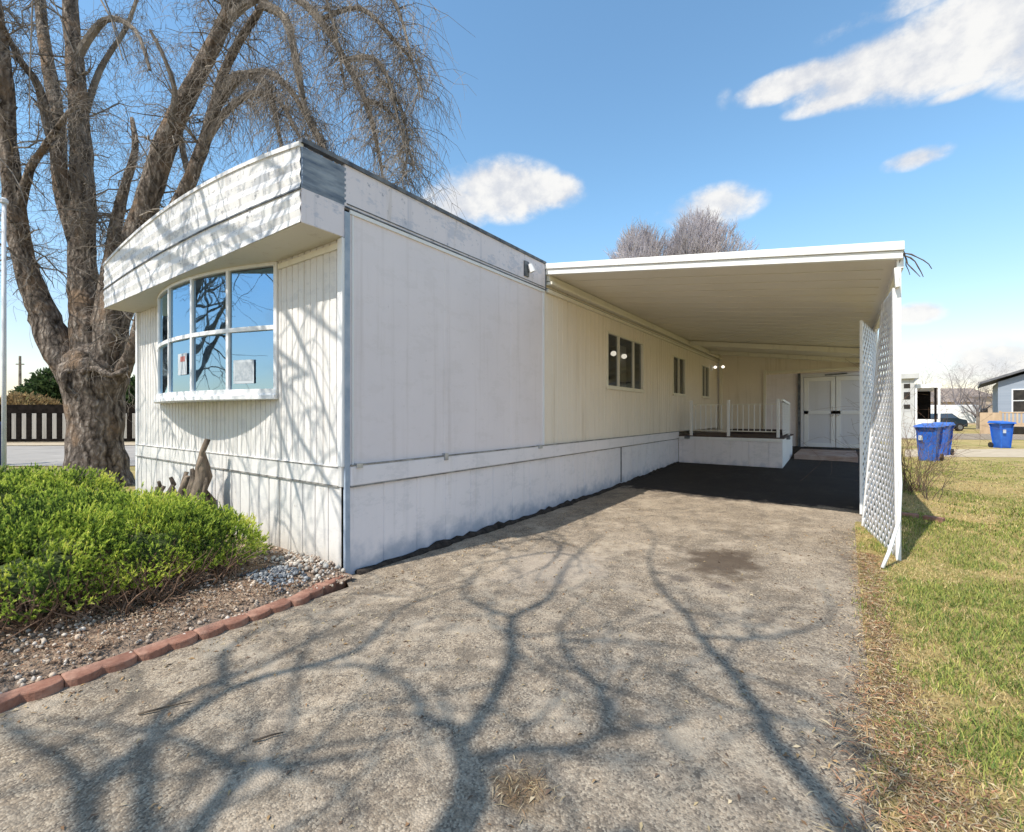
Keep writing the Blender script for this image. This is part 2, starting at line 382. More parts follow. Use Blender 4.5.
# driveway: sheet following the rise, ragged right edge
vs, fs = [], []; dys = np.concatenate([np.arange(-9, 16.2, .12)]); 
for y in dys:
    er = DX1 + .07 * noise.noise((y * 2.1, 3, 0)) + .07 * noise.noise((y * 6.3, 9, 0)) + .02 * noise.noise((y * 17, 1, 0))
    er += .25 * min(1, max(0, (y - 4.7) / .7))
    el = 0.0 if y > -.05 else .24
    for t in (0, .06, .2, .4, .6, .8, .92, 1):
        x = el + (er - el) * t
        z = G(x, y) + .012 - (.02 if t == 1 else 0) + .008 * noise.noise((x * .9, y * .9, 5))
        vs.append((x, y, z))
n8 = 8
for j in range(len(dys) - 1):
    for i in range(n8 - 1): fs.append((j * n8 + i, j * n8 + i + 1, (j + 1) * n8 + i + 1, (j + 1) * n8 + i))
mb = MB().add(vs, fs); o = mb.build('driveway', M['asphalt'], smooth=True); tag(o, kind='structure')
# reddish concrete slab in front of the shed doors
mb = MB().box(2.42, 3.75, 11.6, 14.45, G(1, 11.6) - .1, .36); o = mb.build('concrete_slab', M['slab'], bevel=.01); tag(o, kind='structure')
# side street on the left + far strip, and the street behind the camera
def sheet(name, pts, m, z): 
    o = MB().add([(p[0], p[1], z) for p in pts], [tuple(range(len(pts)))]).build(name, m); return tag(o, kind='structure')
a, b, c_, d_ = gnd(-900, 12), gnd(170, 12.4), gnd(170, 20.3), gnd(-900, 18.6)
sheet('street', [a, b, c_, d_], M['street'], .022)
a, b, c_, d_ = gnd(-900, 18.8), gnd(170, 20.5), gnd(170, 23), gnd(-900, 23)
sheet('verge', [a, b, c_, d_], M['gravel_strip'], .03)
sheet('street', [(-60, -9.2), (60, -9.2), (60, -16), (-60, -16)], M['street'], .026)
# pale earth strips beyond the lawn on the right
pts = [gnd(905, 15.2), gnd(1200, 14.6), gnd(1200, 19), gnd(905, 18.2)]
o = MB().add([(p.x, p.y, .008) for p in pts], [(0, 1, 2, 3)]).build('earth_strip', M['gravel_strip']); tag(o, kind='structure')
pts = [gnd(900, 25.5), gnd(1300, 24), gnd(1300, 32), gnd(900, 33)]
o = MB().add([(p.x, p.y, .012) for p in pts], [(0, 1, 2, 3)]).build('back_road', M['asphalt']); tag(o, kind='structure')

# garden bed (soil) left of the edging
vs, fs = [], []; bx_ = np.arange(-9.0, .21, .15); by_ = np.arange(-7.0, .13, .15)
for y in by_:
    for x in bx_:
        e = min(1, max(0, (.2 - x) / .3))
        vs.append((x, min(y, -.004) if x > -5.2 else y, .035 + .05 * e + .05 * noise.noise((x * 1.7, y * 1.7, 2)) * e + .02 * noise.noise((x * 7, y * 7, 2))))
n_ = len(bx_)
for j in range(len(by_) - 1):
    for i in range(n_ - 1): fs.append((j * n_ + i, j * n_ + i + 1, (j + 1) * n_ + i + 1, (j + 1) * n_ + i))
o = MB().add(vs, fs).build('garden_bed', M['soil'], smooth=True); tag(o, kind='structure')

# stones in the bed : one uncountable mass
def stones(name, n, area, size, cols, dens=None, zf=lambda x, y: .09):
    P = np.zeros((n, 3)); k = 0
    while k < n:
        x = random.uniform(area[0], area[1]); y = random.uniform(area[2], area[3])
        if dens and random.random() > dens(x, y): continue
        P[k] = (x, y, zf(x, y)); k += 1
    base = np.array([(1, 0, 0), (-1, 0, 0), (0, 1, 0), (0, -1, 0), (0, 0, 1), (0, 0, -1)], float)
    extra = np.array([(1, 1, 1), (-1, 1, 1), (1, -1, 1), (-1, -1, 1), (1, 1, -1), (-1, 1, -1), (1, -1, -1), (-1, -1, -1)], float) / 1.75
    Bv = np.vstack([base, extra])
    fc = []
    for sx, sy, sz, e in ((1, 1, 1, 6), (-1, 1, 1, 7), (1, -1, 1, 8), (-1, -1, 1, 9), (1, 1, -1, 10), (-1, 1, -1, 11), (1, -1, -1, 12), (-1, -1, -1, 13)):
        X, Y, Z = (0 if sx > 0 else 1), (2 if sy > 0 else 3), (4 if sz > 0 else 5)
        for t in ((X, Y, e), (Y, Z, e), (Z, X, e)): fc.append(t if sx * sy * sz > 0 else t[::-1])
    fc = np.array(fc)
    sc = rng.uniform(size[0], size[1], (n, 1, 1)) * rng.uniform(.6, 1.2, (n, 1, 3)); jit = rng.uniform(.8, 1.2, (n, 14, 3))
    ang = rng.uniform(0, 6.28, n); Rm = np.zeros((n, 3, 3)); Rm[:, 0, 0] = np.cos(ang); Rm[:, 0, 1] = -np.sin(ang); Rm[:, 1, 0] = np.sin(ang); Rm[:, 1, 1] = np.cos(ang); Rm[:, 2, 2] = 1
    Vv = np.einsum('nij,nkj->nki', Rm, Bv[None] * jit * sc) + P[:, None, :]
    Ff = (fc[None] + (np.arange(n) * 14)[:, None, None]).reshape(-1, 3)
    cc = np.array([random.choice(cols) for _ in range(n)]) * rng.uniform(.75, 1.15, (n, 1))
    return np_mesh(name, Vv.reshape(-1, 3), Ff, M['stone'], colors=np.repeat(cc, 14, 0))
GRAV = [(.52, .44, .36), (.42, .34, .27), (.36, .27, .20), (.50, .40, .31), (.60, .53, .46), (.28, .20, .15)]
def bedz(x, y):
    e = min(1, max(0, (.2 - x) / .3)); return .045 + .05 * e + .05 * noise.noise((x * 1.7, y * 1.7, 2)) * e
o = stones('bed_gravel', 2600, (-2.2, .2, -3.4, -.03), (.006, .017), GRAV, lambda x, y: math.exp(-max(0, -.45 - x) * 1.5), bedz)
tag(o, 'tan and white gravel covering the soil of the garden bed', 'gravel', kind='stuff')
o = stones('blue_gravel', 330, (-.5, .06, -.62, -.32), (.008, .018), [(.13, .145, .16), (.20, .215, .23), (.09, .10, .12), (.36, .36, .36)], None, lambda x, y: bedz(x, y) + .008)
tag(o, 'patch of blue grey gravel between the bush and the edging', 'gravel', kind='stuff')
o = stones('white_pebbles', 150, (-.75, .06, -.30, -.03), (.008, .024), [(.55, .52, .47), (.44, .40, .35), (.38, .30, .24)], None, lambda x, y: bedz(x, y) + .012)
tag(o, 'white pebbles along the foot of the front wall', 'pebbles', kind='stuff')

# ------------------------------------------------------------------ mobile home
W = 5.11
home = empty('mobile_home', (-W / 2, 0, 0), 'long white single-storey mobile home with bow window, peeling front fascia and beige rear siding', 'mobile home')
def ribbed(mb, x0, x1, z0, z1, y=0, pitch=.102, g=.016, dep=.007):
    """vertical grooved siding facing -y"""
    pts = [(x0, y)]; k = math.ceil(x0 / pitch)
    while k * pitch < x1 - g:
        c = k * pitch
        if c - g > x0: pts += [(c - g / 2 - .003, y), (c - g / 2, y + dep), (c + g / 2, y + dep), (c + g / 2 + .003, y)]
        k += 1
    pts.append((x1, y)); n = len(pts)
    mb.add([(a, b, z0) for a, b in pts] + [(a, b, z1) for a, b in pts], [(i, i + 1, i + n + 1, i + n) for i in range(n - 1)])
def ribbed_x(mb, y0, y1, z0, z1, x=0, pitch=.41, g=.012, dep=.006):
    pts = [(x, y0)]; k = math.ceil(y0 / pitch)
    while k * pitch < y1 - g:
        c = k * pitch
        if c - g > y0: pts += [(x, c - g / 2 - .003), (x - dep, c - g / 2), (x - dep, c + g / 2), (x, c + g / 2 + .003)]
        k += 1
    pts.append((x, y1)); n = len(pts)
    mb.add([(a, b, z0) for a, b in pts] + [(a, b, z1) for a, b in pts], [(i, i + 1, i + n + 1, i + n) for i in range(n - 1)])
BX0, BX1, BZ0, BZ1, SAG = -4.22, -1.08, 1.59, 2.90, .30
mb = MB(); ribbed(mb, -W, BX0, .95, 2.92); ribbed(mb, BX1, -.06, .95, 2.92); ribbed(mb, BX0, BX1, .95, BZ0)
ribbed(mb, BX0, BX1, BZ1, 2.92); mb.build('front_wall', M['front_white'], home)
mb = MB(); ribbed(mb, -W, -.02, .0, .775, -.012, .205, .02, .009); mb.build('front_skirting', M['front_white'], home)
MB().box(-W - .02, -.004, -.022, .02, .775, .95).build('front_belt', M['front_white'], home, bevel=.006)
pieces('belt_seam', M['seam'], home, [(-W, -.05, -.028, -.0225, .772, .786), (-W, -.05, -.027, -.0225, .938, .948)])
pieces('corner_trim', M['trim_white'], home, [(-.058, .012, -.026, .0, .95, 2.90), (-W - .02, -W + .05, -.026, .05, .0, 2.905)], .004)
MB().box(-.012, .018, .0, .05, .012, 3.13).build('blue_corner_strip', M['trim_blue'], home, bevel=.004)
MB().box(BX1 + .03, -.06, -.02, .0, 2.82, 2.87).build('frieze_trim', M['cream'], home)
# side wall, near section (smooth grey panels)
SE = 3.243
mb = MB(); ribbed_x(mb, .05, SE, .95, 3.15, 0, 1.22, .006, .003); mb.build('side_panel', M['side_grey'], home)
pieces('panel_trim', M['trim_white'], home, [(.0, .012, .075, .09, .96, 3.12), (.0, .016, .05, SE, 3.125, 3.158)])
MB().box(.0, .014, SE - .03, SE, .95, 3.12).build('panel_end_strip', M['trim_white'], home)
# side wall, rear section (beige) with three window openings
WIN = [(5.41, 7.25, 1.89, 2.90), (9.37, 10.45, 1.90, 2.87), (12.28, 13.17, 1.92, 2.88)]
mb = MB(); y = SE; XR = -.012
for (a, b, z0, z1) in WIN:
    ribbed_x(mb, y, a, .95, 3.42, XR, .152, .014, .006); ribbed_x(mb, a, b, .95, z0, XR, .152, .014, .006); ribbed_x(mb, a, b, z1, 3.42, XR, .152, .014, .006); y = b
ribbed_x(mb, y, 14.6, .95, 3.42, XR, .152, .014, .006); mb.build('rear_side_wall', M['beige'], home)
mb = MB(); ribbed_x(mb, .05, 9.8, -.02, .775, .010, .41, .014, .008); mb.build('side_skirting', M['skirt_white'], home)
MB().box(-.02, .028, .05, 9.8, .775, .95).build('side_belt', M['skirt_white'], home, bevel=.012)
pieces('side_belt_seam', M['seam'], home, [(.0, .032, .05, 9.8, .766, .775), (.0, .031, .05, 9.8, .950, .962)])
pieces('tie_clip', M['metal'], home, [(-.0, .045, .10, .16, .93, .97), (0, .045, 1.19, 1.24, .91, .985), (0, .05, 3.05, 3.13, .92, .97)])
MB().box(.0, .022, 6.0, 6.035, .1, .77).build('skirting_joint', M['trim_dark'], home)
# uneven dark soil packed at the foot of the side
mb = MB(); pts = []
for i in range(90):
    y = .1 + i * .108; pts.append(Vector((.03 + .02 * noise.noise((y * 3, 0, 0)), y, G(0, y) + .005 + .012 * noise.noise((y * 5, 4, 0)))))
mb.tube(pts, [.036 + .06 * abs(noise.noise((p.y * 4, 7, 0))) for p in pts], 7, .4); o = mb.build('soil_ridge', M['black_soil'], None, smooth=True); tag(o, kind='structure')
# roof
def arch(x): t = (x + W / 2) / (W / 2); return .20 * (1 - t * t)
xa = [-W + W * i / 24 for i in range(25)]
mb = MB(); out = [(x, 3.50 + arch(x)) for x in xa] + [(x, 3.42) for x in reversed(xa)]; mb.prism(out, -.36, 14.9); mb.build('roof', M['roof_grey'], home)
# front fascia : lapped ribs following the arch
prof = []
mb = MB(); rows = 10; k0 = 0
zr = [0, .05, .10, .15, .20, .248, .262, .31, .36, .41, .46, .50, .58]
yr = [-.392, -.384, -.396, -.386, -.397, -.386, -.398, -.385, -.397, -.386, -.397, -.386, -.394]
vs = []
for x in xa:
    for z, yy in zip(zr, yr):
        vs.append((x if x > -W + .001 else -W, yy + .004 * noise.noise((x * 3, z * 9, 0)), 2.91 + z / .58 * (.60 + arch(x)) ))
nn = len(zr); fs = [(i * nn + j, (i + 1) * nn + j, (i + 1) * nn + j + 1, i * nn + j + 1) for i in range(24) for j in range(nn - 1)]
mb.add(vs, fs); mb.build('front_fascia', M['fascia'], home)
mb = MB()
for i in range(24):
    x0, x1 = xa[i], xa[i + 1]; zA, zB = 2.91 + .255 / .58 * (.60 + arch(x0)), 2.91 + .255 / .58 * (.60 + arch(x1))
    mb.bar((x0, -.3935, zA), (x1, -.3935, zB), .012, .012)
mb.build('fascia_seam', M['trim_dark'], home)
mb = MB()
for i in range(24): mb.bar((xa[i], -.385, 3.52 + arch(xa[i])), (xa[i + 1], -.385, 3.52 + arch(xa[i + 1])), .04, .035)
mb.build('fascia_cap', M['fascia'], home)
MB().box(-W, -.004, -.383, .0, 2.905, 2.92).build('soffit', M['soffit'], home)
# right-hand return of the fascia
mb = MB()
for i in range(7): mb.obox((.004, -.185, 3.205 + i * .045), (1, 0, 0), (0, 1, 0), Vector((.35, 0, 1)).normalized(), .006, .195, .022)
mb.build('louvre_panel', M['louvre_shaded_blue'], home)
MB().box(-.02, .004, -.383, .0, 2.91, 3.18).build('fascia_return', M['fascia_side'], home)
MB().box(-.02, .0, -.383, .0, 3.18, 3.5).build('louvre_backing', M['trim_blue'], home)
MB().box(-W, -W + .004, -.383, .6, 2.91, 3.5).build('left_fascia_return', M['fascia_side'], home)
MB().box(-.02, .010, .0, SE + .02, 3.16, 3.53).build('side_fascia', M['fascia_side'], home)
pieces('roof_edge_trim', M['trim_dark'], home, [(-.03, .026, -.39, SE + .03, 3.53, 3.565), (-.02, .018, SE + .021, SE + .04, 3.16, 3.529)])
pieces('fascia_bead', M['trim_dark'], home, [(.0101, .016, .02, SE, 3.195, 3.203), (.0101, .02, 0, SE, 3.161, 3.172)])
# small lamp on the side fascia
lamp = MB().box(.010, .03, 2.72, 2.82, 3.24, 3.44).build('fascia_lamp_plate', M['trim_dark'], home)
MB().tube([(.03, 2.80, 3.36), (.075, 2.81, 3.33)], .012, 6).tube([(.06, 2.79, 3.40), (.085, 2.82, 3.30)], [.03, .045], 10).build('lamp_head', M['trim_white'], home)
# far and hidden walls that close the volume
MB().box(-W, -.02, 14.58, 14.6, 0, 3.42).build('back_wall', M['beige'], home); MB().box(-W - .0, -W + .02, .02, 14.57, 0, 3.42).build('left_side_wall', M['beige'], home)
# bow window
arcR = ((3.14 / 2) ** 2 + SAG ** 2) / (2 * SAG); Am = math.asin(1.57 / arcR)
def bow(t, off=0):
    th = -Am + 2 * Am * t; return ((BX0 + BX1) / 2 + (arcR + off) * math.sin(th), -((arcR + off) * math.cos(th) - (arcR - SAG)))
wf = empty('bow_window', (0, 0, 0), None, None); wf.parent = home; wf.matrix_parent_inverse = Matrix.Translation((W / 2, 0, 0))
nseg = 5
def arcprism(t0, t1, z0, z1, o0, o1, n=20):
    mb = MB(); outp = [bow(t0 + (t1 - t0) * i / n, o1) for i in range(n + 1)] + [bow(t1 - (t1 - t0) * i / n, o0) for i in range(n + 1)]
    return mb.prism(outp, z0, z1, 'z')
mb = MB()
for (z0, z1, o1) in ((BZ0, BZ0 + .06, .03), (2.235, 2.28, .02), (BZ1 - .03, BZ1, .02)):
    m_ = arcprism(0, 1, z0, z1, -.03, o1); mb.add(m_.v, m_.f)
for k in range(nseg + 1):
    t = min(max(k / nseg, .006), .994); x, y = bow(t); nrm = Vector((x - (BX0 + BX1) / 2, y - (arcR - SAG), 0)).normalized(); tg = Vector((-nrm.y, nrm.x, 0))
    mb.obox((x, y, (BZ0 + BZ1) / 2), tg, nrm, (0, 0, 1), .019, .022, (BZ1 - BZ0) / 2 - .002)
mb.build('window_frame', M['trim_white'], wf, bevel=.003)
m_ = arcprism(0, 1, BZ0 - .05, BZ0, -.40, .05); 
outp = [bow(i / 20, .055) for i in range(21)] + [(BX1, .0), (BX0, .0)]
MB().prism(outp, BZ0 - .045, BZ0 + .002, 'z').build('sill', M['trim_white'], wf, bevel=.006)
outp = [bow(i / 20, .02) for i in range(21)] + [(BX1, .0), (BX0, .0)]
MB().prism(outp, BZ1, BZ1 + .008, 'z').build('window_head', M['soffit'], wf)
for k in range(nseg):
    for z0, z1 in ((BZ0 + .06, 2.235), (2.285, BZ1 - .045)):
        (xA, yA), (xB, yB) = bow(k / nseg), bow((k + 1) / nseg); d = Vector((xB - xA, yB - yA, 0)).normalized()
        mb = MB(); a = Vector((xA, yA, 0)) + d * .024; b = Vector((xB, yB, 0)) - d * .024
        zz = Vector((0, 0, 1)); mb.add([a + zz * z0, b + zz * z0, b + zz * z1, a + zz * z1], [(0, 1, 2, 3)]); mb.build('pane', M['glass'], wf)
# the room behind the bow window, with a curtain
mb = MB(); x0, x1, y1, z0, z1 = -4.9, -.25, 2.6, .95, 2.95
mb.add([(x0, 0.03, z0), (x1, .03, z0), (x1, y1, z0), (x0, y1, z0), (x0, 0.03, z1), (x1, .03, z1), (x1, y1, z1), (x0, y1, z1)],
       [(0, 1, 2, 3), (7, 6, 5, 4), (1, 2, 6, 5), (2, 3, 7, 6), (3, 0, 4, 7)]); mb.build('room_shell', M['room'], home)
def curtain(name, a, b, z0, z1, amp, n=60, parent=home):
    a, b = Vector(a), Vector(b); d = b - a; nrm = Vector((-d.y, d.x)).normalized(); vs = []
    for i in range(n + 1):
        p = a + d * (i / n) + nrm * amp * math.sin(i * 1.1); vs += [(p.x, p.y, z0), (p.x, p.y, z1)]
    return MB().add(vs, [(2 * i, 2 * i + 2, 2 * i + 3, 2 * i + 1) for i in range(n)]).build(name, M['curtain'], parent, smooth=True)
curtain('curtain', (-3.3, .05), (-2.6, .02), 1.62, 2.88, .025, parent=wf)
# side windows
for i, (a, b, z0, z1) in enumerate(WIN):
    w = empty('window', (0, 0, 0), None, None); w.parent = home; w.matrix_parent_inverse = Matrix.Translation((W / 2, 0, 0))
    fr = MB(); t = .03
    for (ya, yb, za, zb) in ((a, b, z0, z0 + t), (a, b, z1 - t, z1), (a, a + t, z0 + t, z1 - t), (b - t, b, z0 + t, z1 - t)): fr.box(-.06, .012, ya, yb, za, zb)
    ym = a + (b - a) * (.30 if i == 0 else .5); fr.box(-.05, .004, ym - .016, ym + .016, z0 + t, z1 - t)
    if i == 0: ym2 = a + (b - a) * .72; fr.box(-.05, .0, ym2 - .014, ym2 + .014, z0 + t, z1 - t)
    fr.build('window_frame', M['cream'], w)
    MB().add([(-.033, a + t, z0 + t), (-.033, b - t, z0 + t), (-.033, b - t, z1 - t), (-.033, a + t, z1 - t)], [(0, 1, 2, 3)]).build('pane', M['glass_dim'], w)
    MB().box(-.0, .03, a - .03, b + .03, z0 - .04, z0).build('sill', M['cream'], w)
    mb = MB(); mb.add([(-.065, a, z0), (-.065, b, z0), (-.9, b, z0), (-.9, a, z0), (-.065, a, z1), (-.065, b, z1), (-.9, b, z1), (-.9, a, z1)],
        [(3, 2, 1, 0), (4, 5, 6, 7), (1, 2, 6, 5), (2, 3, 7, 6), (3, 0, 4, 7)]); mb.build('recess', M['dark'], w)
    if i == 0: curtain('curtain', (-.40, b - .42), (-.40, b + .02), z0 + .05, z1 - .05, .03, parent=w)
    if i == 1: curtain('curtain', (-.16, b - .75), (-.16, b - .35), z0 + .05, z1 - .05, .03, parent=w)
# lit lamps seen through the near side window
il = empty('indoor_lamp', (-.28, 6.5, 2.4), 'lit twin-globe lamp inside, seen through the wide side window', 'lamp')
MB().tube([(-.28, 6.3, 2.66), (-.28, 6.95, 2.66)], .008, 8).tube([(-.28, 6.6, 2.66), (-.28, 6.6, 2.88)], .008, 8).build('lamp_arm', M['metal'], il)
for yy in (6.35, 6.9):
    MB().lathe((-.28, yy, 2.56), [(.015, 0), (.05, .02), (.06, .05), (.045, .085), (.015, .1)], 12).build('globe', M['bulb'], il, smooth=True)

# papers taped inside the bow window
def paper(k, u0, u1, z0, z1, label, ink, m_ink):
    (xA, yA), (xB, yB) = bow(k / nseg, .012), bow((k + 1) / nseg, .012); A = Vector((xA, yA, 0)); D = Vector((xB - xA, yB - yA, 0))
    nr = Vector((D.y, -D.x, 0)).normalized(); a = A + D * u0; b = A + D * u1; zz = Vector((0, 0, 1)); c = (a + b) / 2
    e = empty('paper_notice', c + zz * z0, label, 'notice')
    MB().bar(a + zz * (z0 + z1) / 2, b + zz * (z0 + z1) / 2, .002, z1 - z0).build('sheet', M['paper'], e)
    for (s0, s1, t0, t1) in ink:
        p = a + (b - a) * s0 + nr * .0025; q = a + (b - a) * s1 + nr * .0025; za, zb = z0 + (z1 - z0) * t0, z0 + (z1 - z0) * t1
        MB().bar(p + zz * (za + zb) / 2, q + zz * (za + zb) / 2, .001, zb - za).build('print_block', m_ink, e)
    return e
paper(2, .42, .80, 1.84, 2.08, 'small white paper with red block on a narrow lower pane of the bow window', [(.3, .8, .62, .86)], M['red_ink'])
paper(4, .12, .54, 1.71, 1.95, 'white paper with grey print, taped low in the rightmost pane of the bow window', [(.08, .92, .12, .9)], M['grey_ink'])

# ------------------------------------------------------------------ carport
CX, CY0, CY1 = 3.90, 3.27, 14.5
cp = empty('carport', (CX / 2, CY0, 0), 'white flat-roofed carport attached to the side of the mobile home over the driveway', 'carport')
def rz(x): return 3.40 - .135 * x         # underside
mb = MB(); mb.prism([(.0, rz(0)), (CX, rz(CX)), (CX, rz(CX) + .1), (.0, rz(0) + .1)], CY0 + .06, CY1 + .6)
mb.build('roof_deck', M['carport_ceiling'], cp)
mb = MB()
for i in range(1, 13):      # pan seams running out from the house
    pass
for k in range(27):
    y = CY0 + .45 + k * .41
    MB().bar((.06, y, rz(.06) - .006), (CX - .1, y, rz(CX - .1) - .006), .010, .006).build('ceiling_rib', M['carport_ceiling'], cp)
MB().prism([(-.0, rz(0) - .01), (CX + .02, rz(CX) - .015), (CX + .02, rz(CX) + .055), (.0, rz(0) + .065)], CY0, CY0 + .055).build('lower_fascia', M['carport_white'], cp, bevel=.004)
mb = MB().prism([(-.0, rz(0) + .066), (CX + .03, rz(CX) + .057), (CX + .03, rz(CX) + .14), (.0, rz(0) + .14)], CY0 - .022, CY0 + .055)
mb.build('front_fascia', M['carport_white'], cp, bevel=.004)
mb = MB().box(CX - .02, CX + .03, CY0 + .056, CY1 + .6, rz(CX) - .09, rz(CX) + .14); mb.build('side_gutter', M['carport_white'], cp)
pieces('ledger_rail', M['cream'], cp, [(.0, .05, SE + .06, CY1, 3.30, 3.385), (.0, .10, SE + .06, CY1, 3.245, 3.285), (.0, .035, SE + .06, CY1, 3.14, 3.19)])
pieces('ledger_shadow_gap', M['trim_dark'], cp, [(.0, .03, SE + .07, CY1, 3.286, 3.299), (.0, .02, SE + .07, CY1, 3.192, 3.205)])
for y, h in ((10.6, .13), (12.9, .12)): MB().prism([(.1, rz(.1) - h), (CX - .03, rz(CX) - h), (CX - .03, rz(CX) - .014), (.1, rz(.1) - .014)], y, y + .08).build('cross_beam', M['cream'], cp)
for y in (CY0 + .05, 7.1, 10.7, 14.2):
    zb = G(CX - .1, y) - .05
    MB().box(CX - .028, CX + .012, y, y + .06, zb, rz(CX) - .095).build('post', M['carport_white'], cp, bevel=.004)
mb = MB().bar((CX - .03, CY0 + .02, rz(CX) - .10), (CX - .02, CY0 + .02, rz(CX) - .28), .085, .03).build('post_bracket', M['carport_white'], cp)
# end wall of the carport
ew = empty('end_wall', (2, 14.5, 0), 'beige panelled wall closing the back of the carport', 'wall')
mb = MB(); pts = [(.0, .3), (1.40, .3), (1.40, 3.30), (0, 3.40)]; mb.prism(pts, 14.5, 14.56); mb.build('wall_panel', M['beige'], ew)
mb = MB().prism([(1.40, 2.66), (CX + .4, 2.66), (CX + .4, rz(CX) + .05), (1.4, rz(1.4) + .05)], 14.5, 14.56); mb.build('wall_header', M['beige'], ew)
pieces('wall_trim', M['cream'], ew, [(.05, .13, 14.42, 14.497, .9, 3.25), (1.36, 1.438, 14.44, 14.497, .5, 2.80), (1.44, CX, 14.44, 14.497, 2.70, 2.775)])
sh = empty('storage_shed', (2.9, 14.6, .35), 'grey storage shed with white double doors under the carport', 'shed')
MB().box(1.42, 4.3, 14.58, 16.4, .3, 2.69).build('shed_wall', M['side_grey'], sh)
mb = MB().box(2.30, 2.37, 14.5, 14.575, .35, 2.66); mb.build('dark_post', M['trim_dark'], sh)
pieces('door_frame', M['door_white'], sh, [(2.38, 2.46, 14.49, 14.575, .35, 2.62), (2.461, 4.16, 14.49, 14.575, 2.53, 2.62), (4.08, 4.16, 14.49, 14.575, .35, 2.529)])
MB().bar((3.0, 14.47, 2.575), (3.55, 14.47, 2.60), .015, .04).build('door_closer', M['trim_dark'], sh)
for xa_, xb_ in ((2.47, 3.262), (3.278, 4.07)):
    dr = MB().box(xa_, xb_, 14.525, 14.575, .40, 2.52).build('door', M['door_white'], sh, bevel=.003)
    for (u0, u1, z0, z1) in ((xa_, xb_, .40, .52), (xa_, xb_, 1.40, 1.50), (xa_, xb_, 2.40, 2.52), (xa_, xa_ + .11, .52, 2.40), (xb_ - .11, xb_, .52, 2.40)):
        MB().box(u0 + .001, u1 - .001, 14.500, 14.5245, z0 + .001, z1 - .001).build('door_rail', M['trim_white'], dr)
    hx = xb_ - .06 if xa_ < 3 else xa_ + .06
    MB().tube([(hx, 14.498, 1.38), (hx, 14.45, 1.38)], [.022, .03], 10).build('door_handle', M['metal'], dr)
# twin flood lamp, lit
fl = empty('security_lamp', (.04, 13.45, 2.9), 'lit twin-headed security lamp on the wall beside the narrow end window', 'lamp')
MB().box(-.01, .04, 13.40, 13.50, 2.80, 2.96).tube([(.04, 13.45, 2.9), (.12, 13.43, 2.92)], .015, 8).tube([(.04, 13.45, 2.9), (.34, 13.46, 2.92)], .013, 8).build('lamp_base', M['trim_white'], fl)
for x in (.13, .36):
    MB().lathe((x, 13.43, 2.83), [(.02, .02), (.045, .04), (.05, .07), (.03, .095), (.012, .11)], 12).build('lamp_bulb', M['bulb'], fl, smooth=True)

# porch deck
pd = empty('porch', (1.2, 9.8, .2), 'low white-skirted porch deck with slim railing at the far end of the carport', 'porch')
PX1, PY0, PY1, PZ = 2.33, 9.8, 12.3, .86
mb = MB(); ribbed(mb, .02, PX1, .1, PZ - .03, PY0, .41, .014, .008); mb.build('front_skirt', M['skirt_white'], pd)
mb = MB(); ribbed_x(mb, PY0 + .0, PY1, .1, PZ - .03, PX1, .41, .014, .008); mb.build('side_skirt', M['trim_white'], pd)
MB().box(.02, PX1 + .03, PY0 - .02, PY1, PZ - .03, PZ).build('deck_floor', M['deck'], pd)
MB().box(.0, PX1 + .005, PY0 - .025, PY0 + .02, PZ - .1, PZ - .028).build('deck_edge', M['trim_white'], pd)
mb = MB().box(.9, 2.2, 11.6, 12.2, PZ, PZ + .12).build('rear_dark_block', M['deck'], pd)  # dark raised block across the back of the deck
for x in (.32, 1.19, 2.24): MB().box(x - .03, x + .03, PY0 + .0, PY0 + .07, PZ, 1.74).build('railing_post', M['trim_white'], pd, bevel=.004)
pieces('railing_rail', M['cream'], pd, [(.36, 1.15, PY0 + .02, PY0 + .045, 1.62, 1.64), (1.228, 2.2, PY0 + .02, PY0 + .045, 1.62, 1.64), (.36, 1.15, PY0 + .02, PY0 + .045, .98, 1.0), (1.228, 2.2, PY0 + .02, PY0 + .045, .98, 1.0)])
bal = None
for k in range(15):
    x = .43 + k * .12
    if abs(x - 1.19) < .06: continue
    if bal is None: bal = MB().box(x - .009, x + .009, PY0 + .025, PY0 + .043, 1.001, 1.619).build('baluster', M['trim_white'], pd); bx0 = x
    else:
        c = bal.copy(); col.objects.link(c); c.location.x += x - bx0
def lattice(mb, o, u, v, w, h, pitch=.085, sw=.022, th=.006):
    """diagonal strips clipped to the rectangle o + s*u + t*v"""
    u, v = Vector(u), Vector(v); nrm = u.cross(v).normalized(); o = Vector(o)
    for sgn, off in ((1, th / 2), (-1, -th / 2)):
        k = -h if sgn > 0 else 0
        c = (-h if sgn > 0 else 0)
        while c < (w if sgn > 0 else w + h):
            if sgn > 0: s0, s1 = max(0, c), min(w, c + h); p, q = (s0, s0 - c), (s1, s1 - c)
            else: s0, s1 = max(0, c - h), min(w, c); p, q = (s0, c - s0), (s1, c - s1)
            if s1 - s0 > .02:
                a = o + u * p[0] + v * p[1] + nrm * off; b = o + u * q[0] + v * q[1] + nrm * off
                mb.bar(a, b, sw, th * .9, up=nrm)
            c += pitch * 1.414
mb = MB(); lattice(mb, (PX1 - .01, PY0 + .1, PZ + .05), (0, 1, 0), (0, 0, 1), 1.5, .75); mb.build('lattice_side', M['trim_white'], pd)
MB().bar((PX1 - .01, PY0 + .08, 1.72), (PX1 - .01, PY0 + 1.58, 1.66), .05, .05).build('side_rail', M['trim_white'], pd); MB().box(PX1 - .035, PX1 + .015, PY0 + 1.6, PY0 + 1.66, PZ, 1.68).build('side_post', M['trim_white'], pd)
